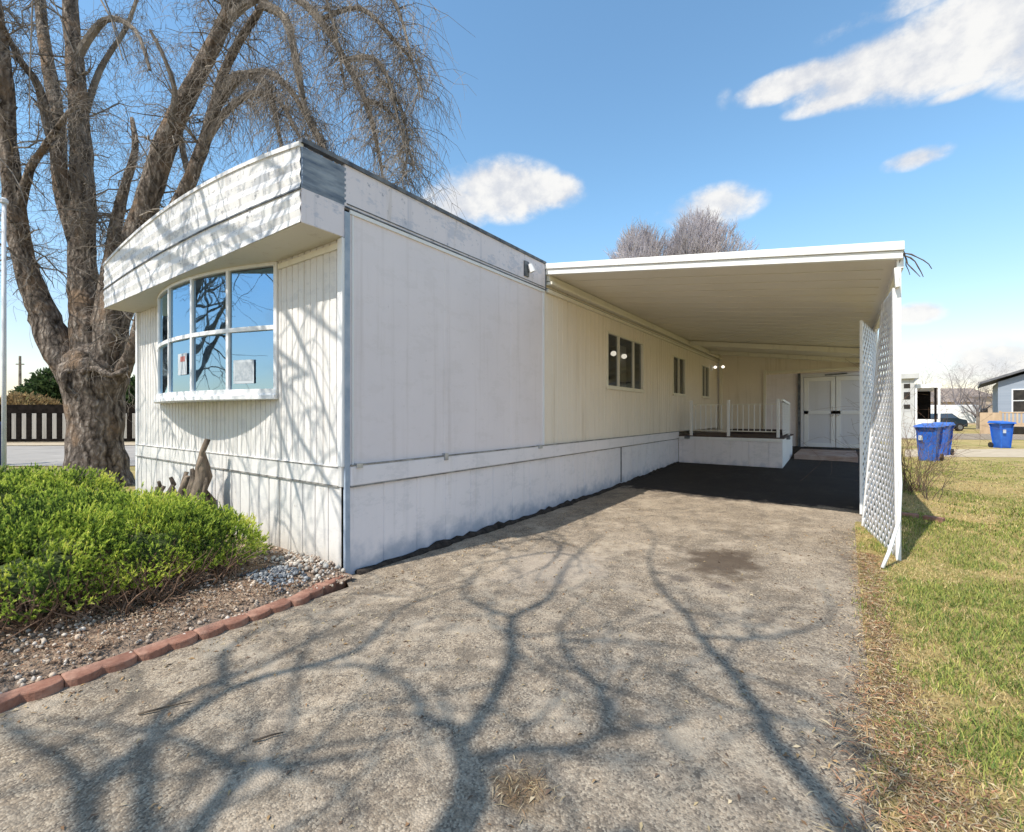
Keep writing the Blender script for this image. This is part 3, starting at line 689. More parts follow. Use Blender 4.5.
pieces('junction_box', M['trim_dark'], pd, [(PX1 - .02, PX1 + .07, PY0 + .9, PY0 + 1.06, .78, .87), (.18, .30, PY0 - .08, PY0 - .026, .78, .855)])

# lattice screens
def screen(name, label, a, b, at_, bt, frame_right=True):
    """a,b bottom near/far; at_,bt top near/far"""
    e = empty(name, a, label, 'lattice screen', 'lattice screens along the carport')
    a, b, at_, bt = map(Vector, (a, b, at_, bt)); mb = MB(); w = (b - a).length; h = (at_ - a).length
    # bilinear panel: build strips in unit space and warp
    tmp = MB(); lattice(tmp, (0, 0, 0), (1, 0, 0), (0, 1, 0), w, h, .098, .042, .007)
    nrm = (b - a).cross(at_ - a).normalized()
    # subdivide the strips so that they follow the warp
    me = bmesh.new(); vv = [me.verts.new(p) for p in tmp.v]
    for f in tmp.f: me.faces.new([vv[i] for i in f])
    long = [ed for ed in me.edges if ed.calc_length() > .3]; bmesh.ops.subdivide_edges(me, edges=long, cuts=8)
    for q in me.verts:
        s, t, n_ = q.co.x / w, q.co.y / h, q.co.z
        q.co = a * (1 - s) * (1 - t) + b * s * (1 - t) + at_ * (1 - s) * t + bt * s * t + nrm * (n_ + .05 * math.sin(t * 3.14) * math.sin(s * 3.14))
    m2 = bpy.data.meshes.new('lattice_panel'); me.to_mesh(m2); me.free(); link('lattice_panel', m2, M['lattice'], e)
    MB().bar(a, at_, .022, .03, up=nrm).build('edge_strip', M['trim_white'], e)
    MB().bar(b, bt, .03, .03, up=nrm).build('edge_strip', M['trim_white'], e)
    return e
screen('lattice_screen', 'tall white lattice screen nearest the lawn, its foot kicked inward under the carport corner',
       (3.885, 3.36, .03), (3.66, 4.75, .03), (3.862, 3.36, rz(CX) - .27), (3.84, 4.45, rz(CX) - .2))
screen('lattice_screen', 'narrow white lattice screen standing behind the front one, further under the carport',
       (3.66, 5.45, .05), (3.86, 6.55, .07), (3.66, 5.45, 2.66), (3.86, 6.55, 2.62))
tr = MB(); pts = [(3.885, 3.30, 1.15), (3.90, 3.26, .75), (3.88, 3.14, .42), (3.80, 3.0, .15), (3.75, 2.93, .02)]
tr.tube(pts, .016, 6); o = tr.build('trim_strip', M['trim_white'], smooth=True); tag(o, 'bent white trim strip come loose at the foot of the front lattice screen', 'trim strip')

# ------------------------------------------------------------------ edging blocks
bpath = [Vector((.05, -.03)), Vector((.20, -.45)), Vector((.235, -.95)), Vector((.245, -1.6)), Vector((.25, -4.6))]
def pat(s):
    for i in range(len(bpath) - 1):
        l = (bpath[i + 1] - bpath[i]).length
        if s <= l: return bpath[i] + (bpath[i + 1] - bpath[i]) * s / l, (bpath[i + 1] - bpath[i]).normalized()
        s -= l
    return bpath[-1], Vector((0, -1))
def edger():
    pts = []; Lh = .1505; n = 14
    for i in range(n + 1):
        u = -Lh + 2 * Lh * i / n; pts.append((u, .012 + .034 * abs(math.sin(math.pi * (u + Lh) / Lh)) ** .7))
    pts += [(Lh, -.075), (-Lh, -.075)]
    mb = MB().prism(pts, -.06, .045, 'z'); return mb
proto = None; s = .13; k = 0
while s < 3.9:
    p, d = pat(s)
    if proto is None:
        o = edger().build('edging_block', M['brick'], bevel=.009); proto = o
    else:
        o = proto.copy(); col.objects.link(o)
    ang = math.atan2(d.y, d.x); o.location = (p.x, p.y, .012 + random.uniform(-.003, .004)); o.rotation_euler = (random.uniform(-.04, .04), random.uniform(-.015, .015), ang + random.uniform(-.025, .025))
    tag(o, 'red scalloped concrete edging block in the row between garden bed and driveway', 'edging block', 'red edging blocks along the driveway'); s += .302; k += 1
# three old red bricks in the grass by the lattice
for i, (x, y, r, lab) in enumerate(((4.16, 5.62, .1, 'weathered red brick in the grass nearest the foot of the lattice'), (4.40, 5.54, -.35, 'weathered red brick in the grass, furthest out from the lattice foot'))):
    o = MB().box(-.1, .1, -.05, .05, -.01, .065).build('brick', M['brick'], bevel=.008); o.location = (x, y, .03); o.rotation_euler.z = r; tag(o, lab, 'brick')

# ------------------------------------------------------------------ junipers
def foliage(name, parent, blobs, n, pal, leaf=(.05, .11), wid=.014, up=.5, low=0.0, m='juniper', fringe=.12, seed=1, tuft=1):
    """sprays of narrow leaves spread through the outer shell of overlapping lumpy blobs"""
    r_ = np.random.default_rng(seed); P = []; Nn = []; T = []
    wts = np.array([b[3] * b[4] for b in blobs]); wts = wts / wts.sum()
    while len(P) < n:
        b = blobs[r_.choice(len(blobs), p=wts)]
        d = r_.normal(size=3); d /= np.linalg.norm(d)
        if d[2] < -.35: continue
        lump = 1 + .22 * noise.noise((d[0] * 2.6 + b[0], d[1] * 2.6 + b[1], d[2] * 2.6)) + .22 * noise.noise((d[0] * 7 + b[0], d[1] * 7, d[2] * 7 + b[1]))
        rr = lump * (1 - abs(r_.normal()) * fringe) + max(0, r_.normal() * .03)
        p = np.array((b[0] + d[0] * b[3] * rr, b[1] + d[1] * b[4] * rr, b[2] + d[2] * b[5] * rr))
        if p[2] < low: continue
        inside = False
        for q in blobs:
            if q is b: continue
            e = ((p[0] - q[0]) / q[3]) ** 2 + ((p[1] - q[1]) / q[4]) ** 2 + ((p[2] - q[2]) / q[5]) ** 2
            if e < .55: inside = True; break
        if inside: continue
        P.append(p); nn_ = d / np.array((b[3], b[4], b[5])); Nn.append(nn_ / np.linalg.norm(nn_)); T.append(rr)
    P = np.array(P); Nn = np.array(Nn)
    if tuft > 1:
        ax = Nn + r_.normal(size=Nn.shape) * .45 + np.array((0, 0, up)); ax /= np.linalg.norm(ax, axis=1)[:, None]
        tl = r_.uniform(leaf[0], leaf[1], (len(P), 1)) * 1.2; key = np.repeat(P, tuft, 0); tc_ = np.repeat(r_.uniform(-.5, .5, len(P)), tuft)
        al = r_.uniform(0, 1, (len(P) * tuft, 1)); P = np.repeat(P, tuft, 0) + np.repeat(ax * tl, tuft, 0) * al; Nn = np.repeat(ax, tuft, 0); tip = al[:, 0]
    else: key, tc_, tip = P, np.zeros(len(P)), np.full(len(P), .5)
    k = len(P)
    D = Nn + r_.normal(size=(k, 3)) * .55 + np.array((0, 0, up)); D /= np.linalg.norm(D, axis=1)[:, None]
    S = np.cross(D, r_.normal(size=(k, 3))); S /= np.linalg.norm(S, axis=1)[:, None]
    ln = r_.uniform(leaf[0], leaf[1], (k, 1)); wd = wid * r_.uniform(.6, 1.4, (k, 1))
    A = P - D * ln * .4; B = P + D * ln * .6; mid = P + D * ln * .1 + np.cross(D, S) * wd * .4
    Vv = np.stack([A, mid - S * wd, B, mid + S * wd], 1).reshape(-1, 3); Ff = np.arange(k * 4).reshape(-1, 4)
    pal = np.array(pal); t = r_.uniform(0, 1, k); cl = np.array([noise.noise((p[0] * 3.5, p[1] * 3.5, p[2] * 3.5)) for p in key]) * .75 + .42 + (t - .5) * .35 + tc_ * .55 + (tip - .5) * .35
    i0 = np.clip(cl * (len(pal) - 1), 0, len(pal) - 1.001); f = (i0 % 1)[:, None]; i0 = i0.astype(int)
    C = pal[i0] * (1 - f) + pal[i0 + 1] * f
    return np_mesh(name, Vv, Ff, M[m], parent, np.repeat(C, 4, 0))
JP = [(.045, .085, .028), (.18, .28, .05), (.46, .59, .10), (.70, .78, .14), (.82, .80, .22)]
def dead_twigs(parent, pts, n, zr=(.05, .35), seed=3):
    rd = random.Random(seed); mb = MB()
    for _ in range(n):
        (x0, y0), (x1, y1), dp = rd.choice(pts); t = rd.random(); q = rd.random() * dp
        dx, dy = y1 - y0, -(x1 - x0); l = math.hypot(dx, dy); p = Vector((x0 + (x1 - x0) * t + dx / l * q, y0 + (y1 - y0) * t + dy / l * q, rd.uniform(.05, .12)))
        pp = [p.copy()]; d = Vector((rd.uniform(-1, 1), rd.uniform(-1, 1), rd.uniform(.2, 1.6))).normalized()
        for k in range(4): d = (d + Vector((rd.uniform(-.5, .5), rd.uniform(-.5, .5), rd.uniform(-.4, .4)))).normalized(); p = p + d * rd.uniform(.05, .12); p.z = max(p.z, .06); pp.append(p.copy())
        r0 = rd.uniform(.003, .008); mb.tube(pp, [r0, r0 * .8, r0 * .6, r0 * .5, r0 * .3], 4)
    return mb.build('dead_branches', M['deadtwig'], parent)
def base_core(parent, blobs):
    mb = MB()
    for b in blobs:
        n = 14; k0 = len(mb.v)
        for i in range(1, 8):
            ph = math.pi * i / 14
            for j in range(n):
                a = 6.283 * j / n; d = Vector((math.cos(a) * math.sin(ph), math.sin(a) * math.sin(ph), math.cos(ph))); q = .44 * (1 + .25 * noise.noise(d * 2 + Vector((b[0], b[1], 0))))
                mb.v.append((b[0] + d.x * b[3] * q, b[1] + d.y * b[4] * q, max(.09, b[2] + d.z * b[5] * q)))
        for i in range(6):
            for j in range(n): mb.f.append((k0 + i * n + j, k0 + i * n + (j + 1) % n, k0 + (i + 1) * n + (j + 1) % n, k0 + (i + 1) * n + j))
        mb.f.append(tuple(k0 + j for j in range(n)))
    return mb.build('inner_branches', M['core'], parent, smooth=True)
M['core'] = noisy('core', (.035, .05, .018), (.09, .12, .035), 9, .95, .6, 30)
bA = empty('juniper_bush', (-1.6, -1.4, .08), 'large bright green juniper bush spreading beside the red edging in front of the white wall', 'bush')
blobsA = [(-1.0, -1.05, .26, .60, .62, .44), (-.95, -1.72, .26, .60, .62, .46), (-1.75, -1.3, .24, .80, .80, .43), (-1.6, -2.3, .22, .85, .8, .46), (-2.4, -1.6, .2, .75, .85, .34), (-1.0, -2.5, .18, .5, .6, .36), (-1.9, -3.1, .2, .75, .7, .36), (-.85, -.68, .20, .42, .38, .36), (-2.5, -2.6, .2, .75, .75, .32)]
base_core(bA, blobsA)
foliage('foliage', bA, blobsA, 32000, JP, (.016, .04), .0032, .45, .20, seed=5, tuft=12, fringe=.13)
dead_twigs(bA, [((-.42, -.6), (-.35, -1.4), .7), ((-.35, -1.4), (-.45, -2.6), .7), ((-.45, -2.4), (-.7, -3.4), .7)], 1250)
bB = empty('juniper_bush', (-4.9, -1.2, .08), 'smaller juniper bush further left, in front of the big tree trunk', 'bush')
blobsB = [(-4.75, -1.05, .22, .95, .75, .44), (-5.6, -1.5, .22, .95, .85, .44), (-4.3, -1.5, .18, .8, .7, .38), (-5.0, -2.2, .2, 1.0, .8, .42), (-3.6, -1.1, .15, .6, .5, .32)]
base_core(bB, blobsB); foliage('foliage', bB, blobsB, 14000, JP, (.02, .05), .0045, .45, .14, seed=6, tuft=10, fringe=.13)

# driftwood against the front wall
dw = empty('driftwood', (-2.55, -.3, .06), 'jagged grey weathered stump leaning on the front wall below the bow window', 'stump')
mb = MB(); rd = random.Random(4)
spikes = [((-2.42, -.26), 1.18, .10, (-.03, .03)), ((-2.47, -.30), .98, .09, (.05, .04)), ((-2.54, -.36), .84, .09, (.05, .06)), ((-2.60, -.30), .70, .06, (.05, .02)), ((-2.66, -.38), .74, .09, (.03, .05)), ((-2.78, -.34), .78, .07, (.05, .03)), ((-2.88, -.40), .62, .08, (.03, .03)), ((-3.0, -.36), .70, .06, (-.03, .02)), ((-3.12, -.40), .58, .08, (-.02, .02)), ((-3.3, -.36), .62, .07, (-.04, .02)), ((-3.42, -.38), .54, .07, (-.02, .02)), ((-2.34, -.28), .74, .05, (.02, .02)), ((-2.36, -.36), .5, .06, (.04, .02))]
for (x, y), h, r0, ln in spikes:
    pp, rr = [], []
    for i in range(9):
        t = i / 8; pp.append(Vector((x + ln[0] * t + .035 * math.sin(i * 1.4 + x * 30), y + ln[1] * t + .02 * math.sin(i * 2.1 + x * 17), .03 + h * t))); rr.append(r0 * (1.35 - 1.1 * t ** 1.1) * (1 + .35 * math.sin(i * 2.3 + x * 20)))
    mb.tube(pp, rr, 9, .55)
for k in range(9):
    x0 = -2.35 - k * .12; mb.tube([Vector((x0, -.42, .05)), Vector((x0 - .05, -.44, .24 + .1 * math.sin(k * 3))), Vector((x0 - .14, -.38, .36 + .12 * math.sin(k * 5)))], [.05, .035, .012], 7, .4)
mb.v = [(x + .20 + .10 * max(0, z - .3), y, z * .93) for x, y, z in mb.v]; mb.build('stump_wood', M['drift'], dw, smooth=True)
mb = MB(); mb.tube([(-2.46, -.47, .12), (-2.40, -.485, .3), (-2.35, -.46, .48)], [.03, .055, .02], 8, .3).tube([(-2.78, -.48, .3), (-2.73, -.48, .42)], [.03, .02], 7, .3).build('hollow', M['drift_dark'], dw, smooth=True)

# ------------------------------------------------------------------ trees
def branchy(mb, p, d, r, ln, lvl, rd, droop, twig_r=.004, kids=(3, 5), segs=6, spread=.8, minlvl=0, sides=4, curl=.16):
    """recursive limb: bends, droops, forks into finer ones"""
    pts = [p.copy()]; rad = [r]; q = p.copy(); d = d.normalized()
    for i in range(segs):
        d = (d + Vector((rd.gauss(0, curl), rd.gauss(0, curl), rd.gauss(0, curl * .85) - droop * (i + 1) / segs * (1.0 if lvl <= 1 else .45)))).normalized()
        q = q + d * ln / segs; pts.append(q.copy()); rad.append(max(twig_r * .6, r * (1 - .72 * (i + 1) / segs)))
    mb.tube(pts, rad, 3 if r < .012 else (sides if r < .03 else 6), cap=False)
    if lvl <= minlvl: return
    for _ in range(rd.randint(*kids)):
        k = rd.randint(1, segs); base = pts[k]; dd = (pts[k] - pts[k - 1]).normalized()
        side = dd.cross(Vector((rd.gauss(0, 1), rd.gauss(0, 1), rd.gauss(0, 1)))).normalized()
        nd = (dd * rd.uniform(.3, 1) + side * spread * rd.uniform(.5, 1.2))
        branchy(mb, base, nd, rad[k] * rd.uniform(.4, .65), ln * rd.uniform(.45, .75), lvl - 1, rd, droop, twig_r, kids, segs, spread, minlvl, sides, curl)
def smoothline(P, k=5):
    """catmull-rom through Vectors with radii"""
    out, rr = [], []
    for i in range(len(P) - 1):
        p0, p1, p2, p3 = P[max(i - 1, 0)], P[i], P[i + 1], P[min(i + 2, len(P) - 1)]
        for j in range(k):
            t = j / k; f = lambda a, b, c, d: .5 * (2 * b + (c - a) * t + (2 * a - 5 * b + 4 * c - d) * t * t + (3 * b - a - 3 * c + d) * t ** 3)
            out.append(Vector((f(p0[0].x, p1[0].x, p2[0].x, p3[0].x), f(p0[0].y, p1[0].y, p2[0].y, p3[0].y), f(p0[0].z, p1[0].z, p2[0].z, p3[0].z)))); rr.append(p1[1] + (p2[1] - p1[1]) * t)
    out.append(P[-1][0]); rr.append(P[-1][1]); return out, rr

tree = empty('big_tree', gnd(96, 9.0), 'huge bare old shade tree with thick forked trunk and drooping twigs left of the home', 'tree')
rd = random.Random(11); wood = MB(); crown = MB()
def limb(px, k=5, n=14, wob=.16):
    P = [(at(x, y, Y), w * .362 * Y / F) for (x, y, Y, w) in px]; pts, rr = smoothline(P, k); wood.tube(pts, rr, n, wob); return pts, rr
TRUNK = [(95, 500, 9.0, 110), (96, 483, 9.0, 84), (96, 470, 9.0, 72), (96, 450, 9.0, 64), (96, 420, 9.0, 62), (95, 395, 9.0, 66), (94, 374, 9.0, 76), (94, 358, 9.02, 62), (95, 342, 9.04, 14)]
limb(TRUNK, 5, 28, .10)
LIMBS = []
LIMBS.append(limb([(88, 395, 9.0, 34), (66, 362, 8.95, 40), (48, 325, 8.9, 34), (34, 290, 8.85, 29), (22, 250, 8.8, 25), (14, 200, 8.7, 22), (8, 140, 8.6, 19), (4, 70, 8.4, 17), (-8, -10, 8.2, 14), (-40, -120, 7.8, 9)]))
LIMBS.append(limb([(90, 385, 9.05, 44), (90, 340, 9.1, 44), (86, 300, 9.15, 36), (82, 250, 9.2, 30), (82, 190, 9.25, 27), (80, 130, 9.3, 23), (75, 60, 9.3, 20), (70, 0, 9.3, 17), (75, -90, 9.3, 12), (60, -200, 9.2, 6)]))
LIMBS.append(limb([(100, 390, 9.0, 44), (110, 345, 9.0, 40), (118, 300, 9.0, 38), (128, 262, 9.0, 34), (142, 220, 8.95, 30), (160, 160, 8.9, 27), (180, 110, 8.85, 24), (205, 60, 8.8, 20), (228, 15, 8.75, 17), (255, -50, 8.7, 13), (285, -140, 8.6, 7)]))
LIMBS.append(limb([(112, 380, 8.98, 26), (124, 368, 8.95, 20), (134, 345, 8.9, 15), (140, 318, 8.85, 13), (150, 285, 8.9, 12), (158, 250, 9.0, 12)]))
LIMBS.append(limb([(150, 250, 9.0, 16), (172, 215, 9.0, 18), (190, 180, 8.95, 17), (205, 140, 8.9, 16), (216, 105, 8.8, 14), (222, 78, 8.7, 12), (240, 40, 8.5, 10), (262, 5, 8.3, 9), (290, -60, 8.0, 7)]))
LIMBS.append(limb([(80, 235, 9.2, 20), (64, 180, 9.1, 16), (50, 130, 9.0, 13), (38, 85, 8.8, 10), (20, 60, 8.6, 8), (0, 20, 8.2, 6)]))
LIMBS.append(limb([(82, 260, 9.25, 20), (62, 190, 9.5, 19), (56, 110, 9.7, 17), (44, 40, 9.9, 14), (36, -40, 10, 10), (20, -140, 10, 5)]))
LIMBS.append(limb([(98, 330, 9.0, 20), (108, 280, 9.1, 18), (116, 225, 9.2, 15), (124, 190, 9.2, 12), (135, 150, 9.2, 8), (132, 118, 9.2, 5)]))
LIMBS.append(limb([(18, 215, 8.75, 13), (30, 170, 8.6, 10), (42, 150, 8.5, 8), (70, 110, 8.2, 5)]))
# finer limbs arching over the roof and hanging down
HANG = []
for spec in ([(228, 20, 8.75, 9), (250, 2, 8.5, 8), (285, -8, 8.2, 8), (320, 20, 7.9, 7.5), (345, 60, 7.7, 7), (365, 100, 7.6, 6), (376, 140, 7.6, 4.5), (384, 185, 7.6, 2)],
             [(216, 108, 8.8, 8), (240, 78, 8.6, 7), (268, 72, 8.4, 6), (292, 92, 8.2, 6), (310, 125, 8.1, 5), (330, 165, 8.0, 2.5)],
             [(212, 120, 8.8, 9), (232, 78, 8.7, 8), (262, 80, 8.5, 7), (272, 100, 8.4, 5), (282, 150, 8.3, 3)],
             [(205, 142, 8.9, 9), (226, 112, 8.8, 7), (252, 94, 8.6, 6), (278, 100, 8.4, 4), (300, 138, 8.3, 3)],
             [(262, 5, 8.3, 9), (285, 18, 8.1, 8), (296, 60, 8.0, 7), (306, 110, 8.0, 5), (326, 150, 7.9, 4), (340, 190, 7.9, 2)],
             [(345, 60, 7.7, 6), (372, 58, 7.5, 5), (388, 78, 7.4, 4), (396, 110, 7.35, 3), (408, 160, 7.3, 2)],
             [(365, 100, 7.6, 5), (385, 108, 7.5, 3.5), (403, 132, 7.4, 2.5), (415, 170, 7.3, 1.6)],
             [(320, 20, 7.9, 5), (360, 8, 7.7, 4.5), (392, 38, 7.5, 3.5), (412, 62, 7.4, 2.5), (420, 95, 7.3, 1.6)],
             [(376, 78, 7.6, 4), (395, 95, 7.5, 3), (408, 140, 7.4, 2), (402, 180, 7.4, 1.5)],
             [(285, -60, 8.0, 7), (330, -70, 7.6, 6), (370, -40, 7.3, 5), (398, 10, 7.2, 3.5), (412, 60, 7.1, 2)],
             [(228, 15, 8.75, 7), (215, -30, 8.4, 6), (240, -70, 8, 5), (300, -50, 7.6, 4), (330, 10, 7.5, 3), (345, 90, 7.5, 2)],
             [(160, 160, 8.9, 8), (175, 100, 8.6, 6), (165, 60, 8.4, 4), (150, 30, 8.3, 3)],
             [(190, 180, 9, 7), (180, 130, 9.3, 5), (190, 90, 9.5, 4), (210, 70, 9.7, 3)],
             [(75, 60, 9.3, 8), (105, 20, 9.2, 6), (135, 30, 9, 4), (150, 70, 8.8, 3)],
             [(80, 130, 9.3, 8), (100, 70, 9.6, 5), (125, 30, 9.8, 4), (140, -10, 9.8, 3)]):
    P = [(at(x, y, Y), w / 2 * Y / F) for (x, y, Y, w) in spec]; pts, rr = smoothline(P, 4); crown.tube(pts, rr, 6, .12); HANG.append((pts, rr))
# limbs reaching forward over the bed (outside the picture), whose shadow falls on the front wall
FWD = []
for spec in ([(-9.2, -.75, 7.1, .10), (-8.6, -1.7, 7.6, .10), (-6.6, -2.2, 7.7, .08), (-4.6, -2.4, 7.6, .065), (-2.8, -2.7, 7.5, .045), (-.9, -3.2, 7.0, .018)],
             [(-8.6, -1.7, 7.6, .09), (-7.4, -2.3, 7.0, .075), (-5.9, -2.3, 6.2, .06), (-4.4, -2.3, 5.9, .05), (-2.9, -2.6, 5.9, .038), (-1.2, -3.0, 5.6, .015)],
             [(-6.6, -2.2, 7.7, .07), (-4.9, -2.9, 8.2, .05), (-3.2, -3.1, 8.3, .04), (-1.2, -3.4, 7.9, .02)],
             [(-4.6, -2.4, 7.6, .05), (-3.5, -3.3, 7.2, .045), (-1.9, -3.4, 7.0, .03), (-.6, -3.7, 6.6, .015)]):
    P = [(Vector(q[:3]), q[3]) for q in spec]; pts, rr = smoothline(P, 5); crown.tube(pts, rr, 6, .1); FWD.append((pts, rr))
for spec in ([(-2.8, -2.7, 7.5, .04), (-2.3, -2.8, 6.6, .034), (-1.75, -2.8, 5.6, .03), (-1.45, -2.8, 4.9, .024), (-.7, -3.1, 4.6, .016)],
             [(-4.4, -2.3, 5.9, .035), (-3.9, -2.3, 5.2, .03), (-3.7, -2.3, 4.4, .022), (-3.4, -2.4, 3.6, .012)],
             [(-2.9, -2.6, 5.9, .034), (-2.1, -2.6, 5.4, .03), (-1.7, -2.6, 4.7, .025), (-1.2, -2.8, 4.0, .014)],
             [(-1.9, -3.4, 7.0, .03), (-1.4, -3.4, 6.4, .026), (-1.1, -3.3, 5.8, .02), (-.7, -3.4, 5.2, .012)],
             [(-5.9, -2.3, 6.2, .035), (-5.2, -2.2, 5.6, .028), (-4.8, -2.2, 4.8, .02), (-4.6, -2.3, 3.9, .012)]):
    P = [(Vector(q[:3]), q[3]) for q in spec]; pts, rr = smoothline(P, 5); crown.tube(pts, rr, 5, .1); FWD.append((pts, rr))
def strands(pts, n, ln, r):
    for _ in range(n):
        i = rd.randint(len(pts) // 4, len(pts) - 1); q = pts[i].copy(); pp = [q.copy()]; d = Vector((rd.gauss(0, .7), rd.gauss(0, .25), .3)).normalized(); l = rd.uniform(*ln); k_ = 9; r0 = rd.uniform(*r)
        for k in range(k_): d = (d + Vector((rd.gauss(.03, .16), rd.gauss(0, .08), -.42))).normalized(); q = q + d * l / k_; pp.append(q.copy())
        crown.tube(pp, [r0 * (1 - .07 * j) for j in range(k_ + 1)], 4, cap=False)
        for _k in range(4):
            j = rd.randint(2, k_); q2 = pp[j].copy(); d2 = Vector((rd.gauss(0, 1), rd.gauss(0, .4), -.3)).normalized(); p2 = [q2.copy()]
            for k in range(4): d2 = (d2 + Vector((rd.gauss(0, .2), 0, -.4))).normalized(); q2 = q2 + d2 * l * .10; p2.append(q2.copy())
            crown.tube(p2, [r0 * .75, r0 * .6, r0 * .5, r0 * .4, r0 * .3], 3, cap=False)
def hang_twigs(pts, rr, dens, ln, rmin=.0035):
    L_ = sum((pts[i + 1] - pts[i]).length for i in range(len(pts) - 1)); n = int(L_ * dens)
    for _ in range(n):
        i = rd.randint(max(1, len(pts) // 5), len(pts) - 1); p = pts[i] + Vector((rd.gauss(0, .03), rd.gauss(0, .03), 0)); d = Vector((rd.gauss(0, .9), rd.gauss(0, .9), rd.uniform(-.2, .8)))
        l = rd.uniform(*ln); q = p.copy(); pp = [q.copy()]; d.normalize()
        for k in range(5):
            d = (d + Vector((rd.gauss(0, .38), rd.gauss(0, .38), -.46 + rd.gauss(0, .25)))).normalized(); q = q + d * l / 5; pp.append(q.copy())
        r0 = rd.uniform(rmin, rmin * 2); crown.tube(pp, [r0, r0 * .85, r0 * .7, r0 * .55, r0 * .45, r0 * .35], 3, cap=False)
        for _k in range(rd.randint(1, 4)):
            j = rd.randint(1, 4); q2 = pp[j].copy(); d2 = Vector((rd.gauss(0, 1), rd.gauss(0, 1), -.4)).normalized(); p2 = [q2.copy()]
            for k in range(3): d2 = (d2 + Vector((rd.gauss(0, .2), rd.gauss(0, .2), -.5))).normalized(); q2 = q2 + d2 * l * .14; p2.append(q2.copy())
            crown.tube(p2, [r0 * .6, r0 * .5, r0 * .4, r0 * .3], 3, cap=False)
for pts, rr in HANG[:11]: hang_twigs(pts, rr, 58, (.35, 1.35))
for pts, rr in HANG[11:]: hang_twigs(pts, rr, 30, (.3, 1.0), .003)
for pts, rr in LIMBS[4:7]: hang_twigs(pts, rr, 22, (.3, 1.0), .003)
for pts, rr in FWD[:4]: strands(pts, 15, (1.6, 3.8), (.010, .019))
for pts, rr in FWD[4:]: strands(pts, 5, (.8, 2.0), (.007, .013))
for pts, rr in LIMBS:
    for _ in range(int(len(pts) * .9)):
        i = rd.randint(len(pts) // 3, len(pts) - 1)
        if rr[i] > .42: continue
        branchy(crown, pts[i], Vector((rd.gauss(0, 1), rd.gauss(0, 1), rd.uniform(-.3, .9))), min(.020, rr[i] * .2), rd.uniform(.5, 1.5), 2, rd, .38, .004, (4, 6), 6, .9, 0, 4, .36)
# little sprouts and stubs along the bark
for pts, rr in LIMBS[:8]:
    for _ in range(16):
        i = rd.randint(3, len(pts) - 1); d = Vector((rd.gauss(0, 1), rd.gauss(0, 1), rd.uniform(0, .8))).normalized(); p = pts[i] + d * rr[i] * .8
        branchy(crown, p, d, rd.uniform(.004, .009), rd.uniform(.15, .5), 1, rd, .0, .003, (2, 4), 4)
wood.build('trunk', M['bark'], tree, smooth=True); crown.build('crown', M['twig'], tree)
# knot hole and scar ring on the trunk
c0 = at(72, 383, 8.53); nrm = (CAM - c0); nrm.z = 0; nrm.normalize(); tg = Vector((-nrm.y, nrm.x, 0))
mb = MB(); ring = []
for i in range(17): a = 6.283 * i / 16; ring.append(c0 + tg * .10 * math.cos(a) + Vector((0, 0, .22 * math.sin(a))) - tg * .05 * math.sin(a))
mb.tube(ring, [.05 + .012 * math.sin(i * 2.2) for i in range(17)], 8, .3); mb.build('knot', M['bark'], tree, smooth=True)
mb = MB(); mb.add([c0 + tg * .09 * math.cos(6.283 * i / 12) + Vector((0, 0, .20 * math.sin(6.283 * i / 12))) - nrm * .02 for i in range(12)] + [c0 - nrm * .25], [(i, (i + 1) % 12, 12) for i in range(12)]); mb.build('knot_hollow', M['dark'], tree)
mb = MB(); pts = [at(64 + i * 8, 372 + 4 * math.sin(i * 1.3), 8.52 + .012 * (i - 4) ** 2) for i in range(9)]; mb.tube(pts, [.04, .06, .055, .06, .05, .06, .055, .06, .04], 8, .4); mb.build('scar_ridge', M['bark'], tree, smooth=True)

